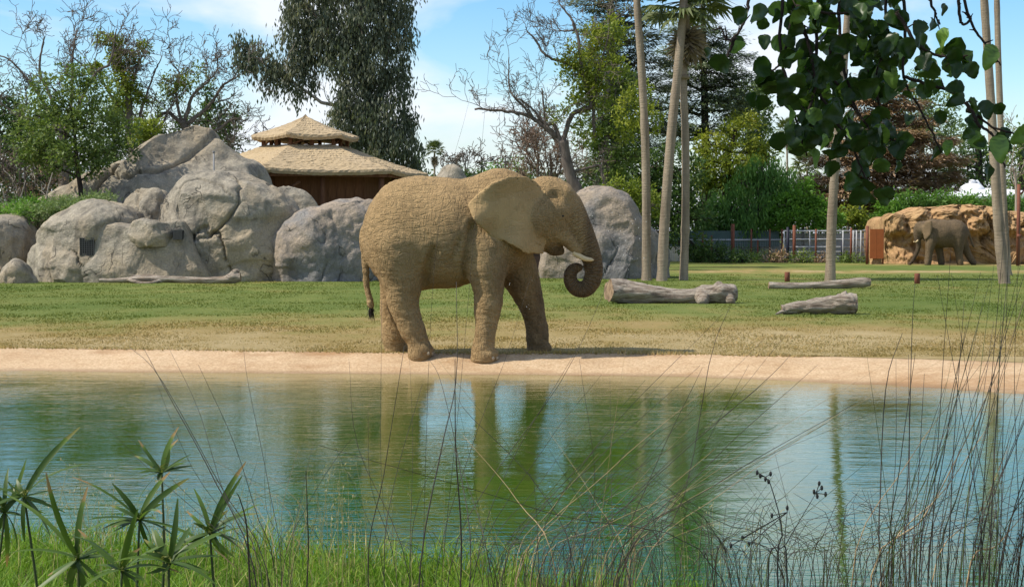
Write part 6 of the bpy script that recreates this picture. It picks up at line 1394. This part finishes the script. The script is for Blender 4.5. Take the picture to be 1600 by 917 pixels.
for pts, r in (([(575, 900), (600, 740), (632, 540)], .0028), ([(600, 900), (615, 760), (660, 600)], .0022), ([(655, 905), (690, 700), (713, 590), (713, 440)], .0034), ([(640, 905), (560, 700), (545, 560)], .0016), ([(660, 905), (600, 800), (596, 470)], .0016),
               ([(735, 905), (720, 740), (690, 600), (670, 560)], .0022), ([(720, 905), (712, 700), (711, 560)], .0040), ([(740, 905), (790, 740), (905, 540)], .0018), ([(700, 905), (760, 760), (880, 590), (960, 420)], .0018), ([(735, 905), (850, 700), (940, 585)], .0014), ([(620, 905), (580, 760), (575, 640)], .0014),
               ([(680, 905), (740, 690), (790, 560), (830, 430)], .0012), ([(640, 905), (655, 780), (700, 690)], .0014), ([(600, 905), (570, 800), (520, 690)], .0012), ([(640, 905), (645, 700), (640, 560)], .0012), ([(690, 905), (720, 600), (770, 30)], .0012), ([(660, 905), (680, 400), (735, 150)], .0010)):
    stalk(tA, pts, 5.2, r, None, rs.normal() * .3, rs)
tB = tussock(420, 5.4, 'sparse dark stalks leaning left over the water near the sedges', 2)
for pts, r in (([(400, 905), (330, 740), (265, 620), (225, 545)], .0030), ([(420, 905), (345, 760), (250, 590), (200, 540)], .0022), ([(410, 905), (350, 770), (310, 640), (262, 540)], .0018), ([(430, 905), (400, 800), (365, 690), (310, 570)], .0018), ([(395, 905), (330, 820), (240, 740), (160, 660)], .0016), ([(440, 905), (420, 760), (388, 600), (380, 540)], .0014),
               ([(420, 905), (300, 780), (190, 670)], .0013), ([(450, 905), (470, 780), (490, 690)], .0014), ([(400, 905), (300, 730), (245, 600)], .0013), ([(390, 905), (385, 820), (375, 780), (370, 770)], .0045), ([(440, 905), (480, 790), (545, 690), (560, 700)], .0012), ([(480, 905), (480, 800), (478, 735)], .0036)):
    stalk(tB, pts, 5.4, r, None, rs.normal() * .3, rs)
for k in range(16): stalk(tB, [(430 + rs.normal() * 40, 905), (430 + rs.normal() * 60, 800), (410 + rs.normal() * 90, 690 + rs.random() * 90)], 5.6, .0012, [M_GSTALK, M_STRAW][k % 3 == 0], rs.normal() * .4, rs)
tC = tussock(900, 5.0, 'dense leaning tussock of fine stalks in front of the pond\'s middle', 3)
for k in range(70):
    x0 = rs.uniform(760, 1010); sl = rs.normal(.55, .45); L = rs.uniform(140, 420)
    x2 = x0 + sl * L; y2 = 917 - L * rs.uniform(.7, 1.0)
    stalk(tC, [(x0, 905), ((x0 + x2) / 2 - 20 * sl, (905 + y2) / 2 - 10), (x2, y2)], 5.0 + rs.normal() * .3, rs.uniform(.0010, .0022), [M_STALK, M_GSTALK, M_STALK, M_STRAW][k % 4], rs.normal() * .3, rs)
for pts, r in (([(830, 905), (930, 700), (1130, 490)], .0018), ([(905, 905), (1010, 760), (1190, 600), (1235, 555)], .0022), ([(960, 905), (1060, 800), (1110, 560), (1140, 480)], .0024), ([(955, 905), (955, 750), (953, 590)], .0016), ([(905, 905), (930, 760), (905, 560)], .0016), ([(900, 905), (840, 760), (735, 650), (715, 620)], .0018), ([(880, 905), (960, 760), (1110, 660), (1230, 520)], .0014), ([(1010, 905), (1090, 720), (1170, 570)], .0016), ([(850, 905), (1000, 700), (1110, 640)], .0013)):
    stalk(tC, pts, 5.0, r, None, rs.normal() * .3, rs)
tD = tussock(1250, 4.8, 'low tangle of crossing blue black stems with small seed pods', 4)
for k in range(80):
    x0 = rs.uniform(1080, 1420); sl = rs.normal(.25, 1.5); L = rs.uniform(60, 210); x2 = x0 + sl * L; y2 = 905 - L
    stalk(tD, [(x0, 905), ((x0 + x2) / 2 - 14 * sl, (905 + y2) / 2), (x2, y2)], 4.8 + rs.normal() * .4, rs.uniform(.0009, .0017), [M_STALK, M_STALK, M_GSTALK][k % 3], rs.normal() * .3, rs)
M_POD = plain('seed_pod', (0.02, 0.022, 0.02), .6, .3, 30, 0)
for st_, pods in (([(1215, 905), (1222, 830), (1205, 760), (1196, 745)], [(1183, 738), (1188, 743), (1196, 748), (1204, 740), (1201, 752)]), ([(1200, 905), (1228, 850), (1275, 770)], [(1272, 768), (1280, 755), (1284, 762), (1290, 772), (1277, 775)]), ([(1230, 905), (1226, 850), (1230, 800)], [(1230, 793), (1206, 805), (1160, 840), (1170, 850), (1142, 852)])):
    s_ = stalk(tD, st_, 4.8, .0035, M_POD, 0, rs)
    for (a, b) in pods:
        c = P(a, b, 4.8); V, Q, T = ball(c, (.0048, .0048, .0085), 7); mb = MB(); mb.add(V, Q, T); e = P(*st_[-1], 4.8); mb.tube([e, c], [.0015, .0015], 3, False); mb.build('seed_pod', M_POD, tD)
tE = tussock(1500, 4.6, 'very tall dense dark stalks standing at the right side of the pond', 5)
for k in range(95):
    x0 = rs.uniform(1380, 1680); lean = rs.normal(.22, .16); L = rs.uniform(160, 560) * (1.0 if x0 > 1430 else .8)
    x2 = x0 + lean * L; y2 = 905 - L
    stalk(tE, [(x0, 905), (x0 + (x2 - x0) * .42, 905 - L * .5), (x2, y2)], 4.6 + rs.normal() * .35, rs.uniform(.0011, .0026), [M_STALK, M_STALK, M_STALK, M_GSTALK][k % 4], rs.normal() * .3, rs)
for pts, r, mt in (([(1360, 917), (1450, 800), (1560, 580), (1600, 470)], .0030, M_STRAW), ([(1375, 917), (1480, 760), (1590, 600)], .0026, M_STRAW), ([(1330, 917), (1420, 720), (1540, 560)], .0022, M_STRAW), ([(1510, 917), (1560, 850), (1620, 780)], .0034, M_STRAW), ([(1455, 917), (1530, 800), (1575, 700)], .0026, M_STRAW), ([(1378, 917), (1376, 760), (1385, 600), (1410, 520)], .0030, None), ([(1415, 905), (1420, 720), (1425, 520), (1430, 440)], .0026, None), ([(1395, 905), (1400, 700), (1400, 560)], .0016, None),
               ([(1530, 905), (1545, 650), (1572, 330)], .0024, None), ([(1560, 905), (1568, 640), (1580, 250)], .0020, None), ([(1545, 905), (1560, 600), (1575, 420)], .0030, None), ([(1480, 905), (1540, 640), (1598, 400)], .0020, None), ([(1590, 905), (1585, 600), (1594, 340)], .0018, None), ([(1470, 905), (1500, 760), (1560, 560), (1600, 430)], .0022, None)):
    stalk(tE, pts, 4.6, r, mt, rs.normal() * .2, rs)
# joined fine undergrowth at the stalks' feet
mb = MB()
for k in range(260):
    x0 = rs.uniform(760, 1700); sl = rs.normal(.15, 1.1); L = rs.uniform(40, 150) * (.7 if x0 < 1000 else 1.0); Yk = rs.uniform(4.2, 6.2)
    a = P(x0, 935, Yk); bz_ = float(near_z(np.array([a[0]]), np.array([Yk]))[0]); e = P(x0 + sl * L, 917 - L, Yk + rs.normal() * .2); foot = np.array((a[0] - sl * .05, Yk, bz_))
    mb.tube(spline([foot, a * .5 + e * .5 - np.array((.01 * sl, 0, 0)), e], 7), np.linspace(.0014, .0006, 7), 3, False)
tag(mb.build('fine_stalks', M_STALK), 'tangle of fine dark grass stems along the near edge', 'grass', kind='stuff')

# ------------------------------------------------------------------ overhanging tree with its hanging branch
HY = 3.9
L_HANG = leaf_mat('hanging_leaf', [(0, (0.014, 0.034, 0.008)), (0.5, (0.028, 0.064, 0.010)), (.8, (0.05, 0.10, 0.018)), (1, (0.16, 0.27, 0.05))], .35, .38, .4)
M_TWIG = bark_mat('twig_bark', (0.02, 0.015, 0.012), (0.06, 0.045, 0.035), 30, .4)
ot = thing('overhanging_tree', 'dark leafy branch hanging into view from a tree overhead', 'tree', (3.3, 1.2, float(near_z(np.array([3.3]), np.array([1.2]))[0])))
mb = MB(); mb.tube(spline([(3.3, 1.2, -.1), (3.2, 1.3, 1.2), (3.0, 1.5, 2.6), (2.4, 2.0, 3.6), (1.6, 2.8, 4.0), (.6, 3.4, 4.1), (-.6, 3.6, 4.3)], 40), np.linspace(.19, .04, 40), 12); mb.build('trunk', M_TWIG, ot)
mb = MB()
limb_pts = []
for e in ((1.35, HY, 2.95), (.75, HY, 3.05), (1.0, HY + .2, 3.0), (1.1, HY - .1, 2.9), (.5, HY, 3.1)):
    mb.tube(wander((1.2, 3.05, 4.02), e, 8, .06, rng), np.linspace(.03, .012, 8), 6)
mb.build('limb', M_TWIG, ot)
# its crown overhead
C = []
for c, R in (((-.2, 3.4, 4.3), (1.3, 1.1, .55)), ((1.0, 3.2, 4.4), (1.3, 1.2, .6)), ((2.2, 2.4, 4.3), (1.3, 1.2, .7)), ((-.9, 2.9, 4.5), (1.0, 1.0, .5)), ((.5, 3.9, 3.95), (.9, .6, .35)), ((1.4, 4.2, 3.9), (1.0, .6, .4)), ((-.4, 4.3, 4.3), (.9, .6, .4))):
    u = rand_unit(rng, 620) * (rng.random((620, 1)) ** .45); C.append(np.array(c) + u * np.array(R))
C = np.concatenate(C); C = C[C[:, 2] > 2.75 + .17 * np.maximum(0, C[:, 1] - 3)]; D = rand_unit(rng, len(C)); D[:, 2] -= .4; D /= np.linalg.norm(D, axis=1, keepdims=True)
V, Q = leaf_quads(C, D, rng.uniform(.07, .12, len(C)), .075, rng); obj('crown', V, Q, L_HANG, ot, tint=rng.random(len(C)), smooth=False)
def leaf_mesh(L, w, cup, curl, seed):
    r = np.random.default_rng(seed); n, k = 15, 5; t = np.linspace(0, 1, n); s = np.linspace(-1, 1, k)
    prof = np.sqrt(np.clip(1 - (2 * t ** .85 - 1) ** 2, 0, 1)) * (1 - .35 * t ** 3); prof[0] = .04; prof[-1] = 0.0
    T_, S_ = np.meshgrid(t, s, indexing='ij'); Wd = w * prof[:, None] * (1 + .05 * r.normal(size=(n, 1)))
    V = np.stack([T_ * L, S_ * Wd, cup * Wd * np.abs(S_) ** 1.5 - curl * L * T_ ** 2 + .004 * np.sin(T_ * 9 + S_ * 3)], -1).reshape(-1, 3)
    me = mesh_np('leaf', V, grid_faces(n, k), tint=np.clip((1.0 if seed == 8 else r.uniform(.2, .7)) + .08 * r.normal(size=n * k), 0, 1)); me.materials.append(L_HANG); return me  # last variant tinted brighter: sunlight put into the leaf colour
LM = [leaf_mesh(.066 + .004 * (k % 3), .028 + .002 * (k % 4), [.35, .6, .2, .8][k % 4], [.15, .35, .05, .5, .25][k % 5], k) for k in range(9)]
rl = np.random.default_rng(5)
twigs = [  # picture points of the hanging twigs, leaves per twig
    ([(1215, -60), (1205, 60), (1222, 160), (1245, 240)], 30), ([(1235, -60), (1212, 80), (1195, 120)], 22), ([(1270, -60), (1262, 60), (1268, 140), (1300, 200), (1330, 260), (1345, 295)], 40), ([(1300, -60), (1300, 80), (1320, 170), (1350, 215), (1385, 225)], 30), ([(1330, -60), (1330, 60), (1345, 130)], 26),
    ([(1365, -60), (1370, 40), (1360, 110)], 24), ([(1395, -60), (1398, 50), (1412, 130), (1440, 185), (1465, 240)], 10), ([(1400, 20), (1440, 70), (1480, 90), (1505, 85)], 20), ([(1415, 120), (1450, 130), (1500, 150), (1540, 190), (1590, 205), (1640, 210)], 20), ([(1240, 40), (1260, 130), (1250, 190), (1280, 200)], 24), ([(1290, 30), (1285, 120), (1310, 150), (1340, 190)], 24),
    ([(1178, -50), (1165, 20), (1148, 58), (1130, 65), (1120, 48)], 3), ([(1148, 58), (1140, 90), (1136, 112)], 3), ([(1440, -50), (1465, 15), (1480, 45)], 3), ([(1495, -50), (1515, 20), (1545, 70), (1560, 95)], 0), ([(1500, -20), (1500, 35), (1520, 30), (1518, 20)], 0), ([(1510, 160), (1530, 195), (1545, 215), (1565, 262)], 5), ([(1355, 110), (1358, 160), (1372, 190)], 3), ([(1320, 20), (1350, 60), (1385, 60)], 18), ([(1230, 10), (1290, 25), (1350, 20)], 20)]
for pts, nl in twigs:
    dy = rl.normal() * .12; pts = [(a + (14 if 1200 < a < 1400 else 0), b) for a, b in pts]
    p = spline([P(a, b, HY + dy) for a, b in pts], 10 * len(pts)); p = p + np.cumsum(rl.normal(size=p.shape), 0) * .0012
    mb = MB(); mb.tube(p, np.linspace(.0048, .0020, len(p)), 6)
    for k in range(0, len(p) - 1, 6):
        d = rl.normal(size=3) * .012; mb.tube([p[k], p[k] + d], [.0022, .0012], 4)
    mb.build('twig', M_TWIG, ot)
    for k in range(nl):
        i = int(len(p) * (.12 + .88 * (k + rl.random()) / max(nl, 1))); i = min(i, len(p) - 1); c = p[i] + rl.normal(size=3) * np.array((.026, .06, .024))
        me = LM[rl.integers(0, len(LM))]; o = link('leaf', me, None, ot, tuple(c - np.array(ot.location)))
        d = Vector((rl.normal() * .55, rl.normal() * .45, -.75 + rl.normal() * .45)).normalized(); nrm = Vector((rl.normal() * .7, -1.0, rl.normal() * .6)); y = nrm.cross(d).normalized(); z = d.cross(y)
        o.rotation_euler = Matrix((d, y, z)).transposed().to_euler(); s = rl.uniform(.45, .84); o.scale = (s, s, s)

# flung water and mud drops by the boulder
rd = np.random.default_rng(2); mb = MB(); M_DROP = plain('water_drop', (.75, .75, .72), .15, .05, 5, 0)
for k in range(60):
    px = rd.normal(985, 22) if rd.random() < .8 else rd.uniform(790, 850); py = rd.uniform(330, 440) if px > 900 else rd.uniform(400, 500)
    c = P(px, py, 25.0 + rd.normal() * .4); r = rd.uniform(.002, .006); V, Q, T = ball(c, (r, r, r * 1.4), 5); mb.add(V, Q, T)
tag(mb.build('water_drops', M_DROP), 'fine spray of drops flung beside the curled trunk', 'drops', kind='stuff')
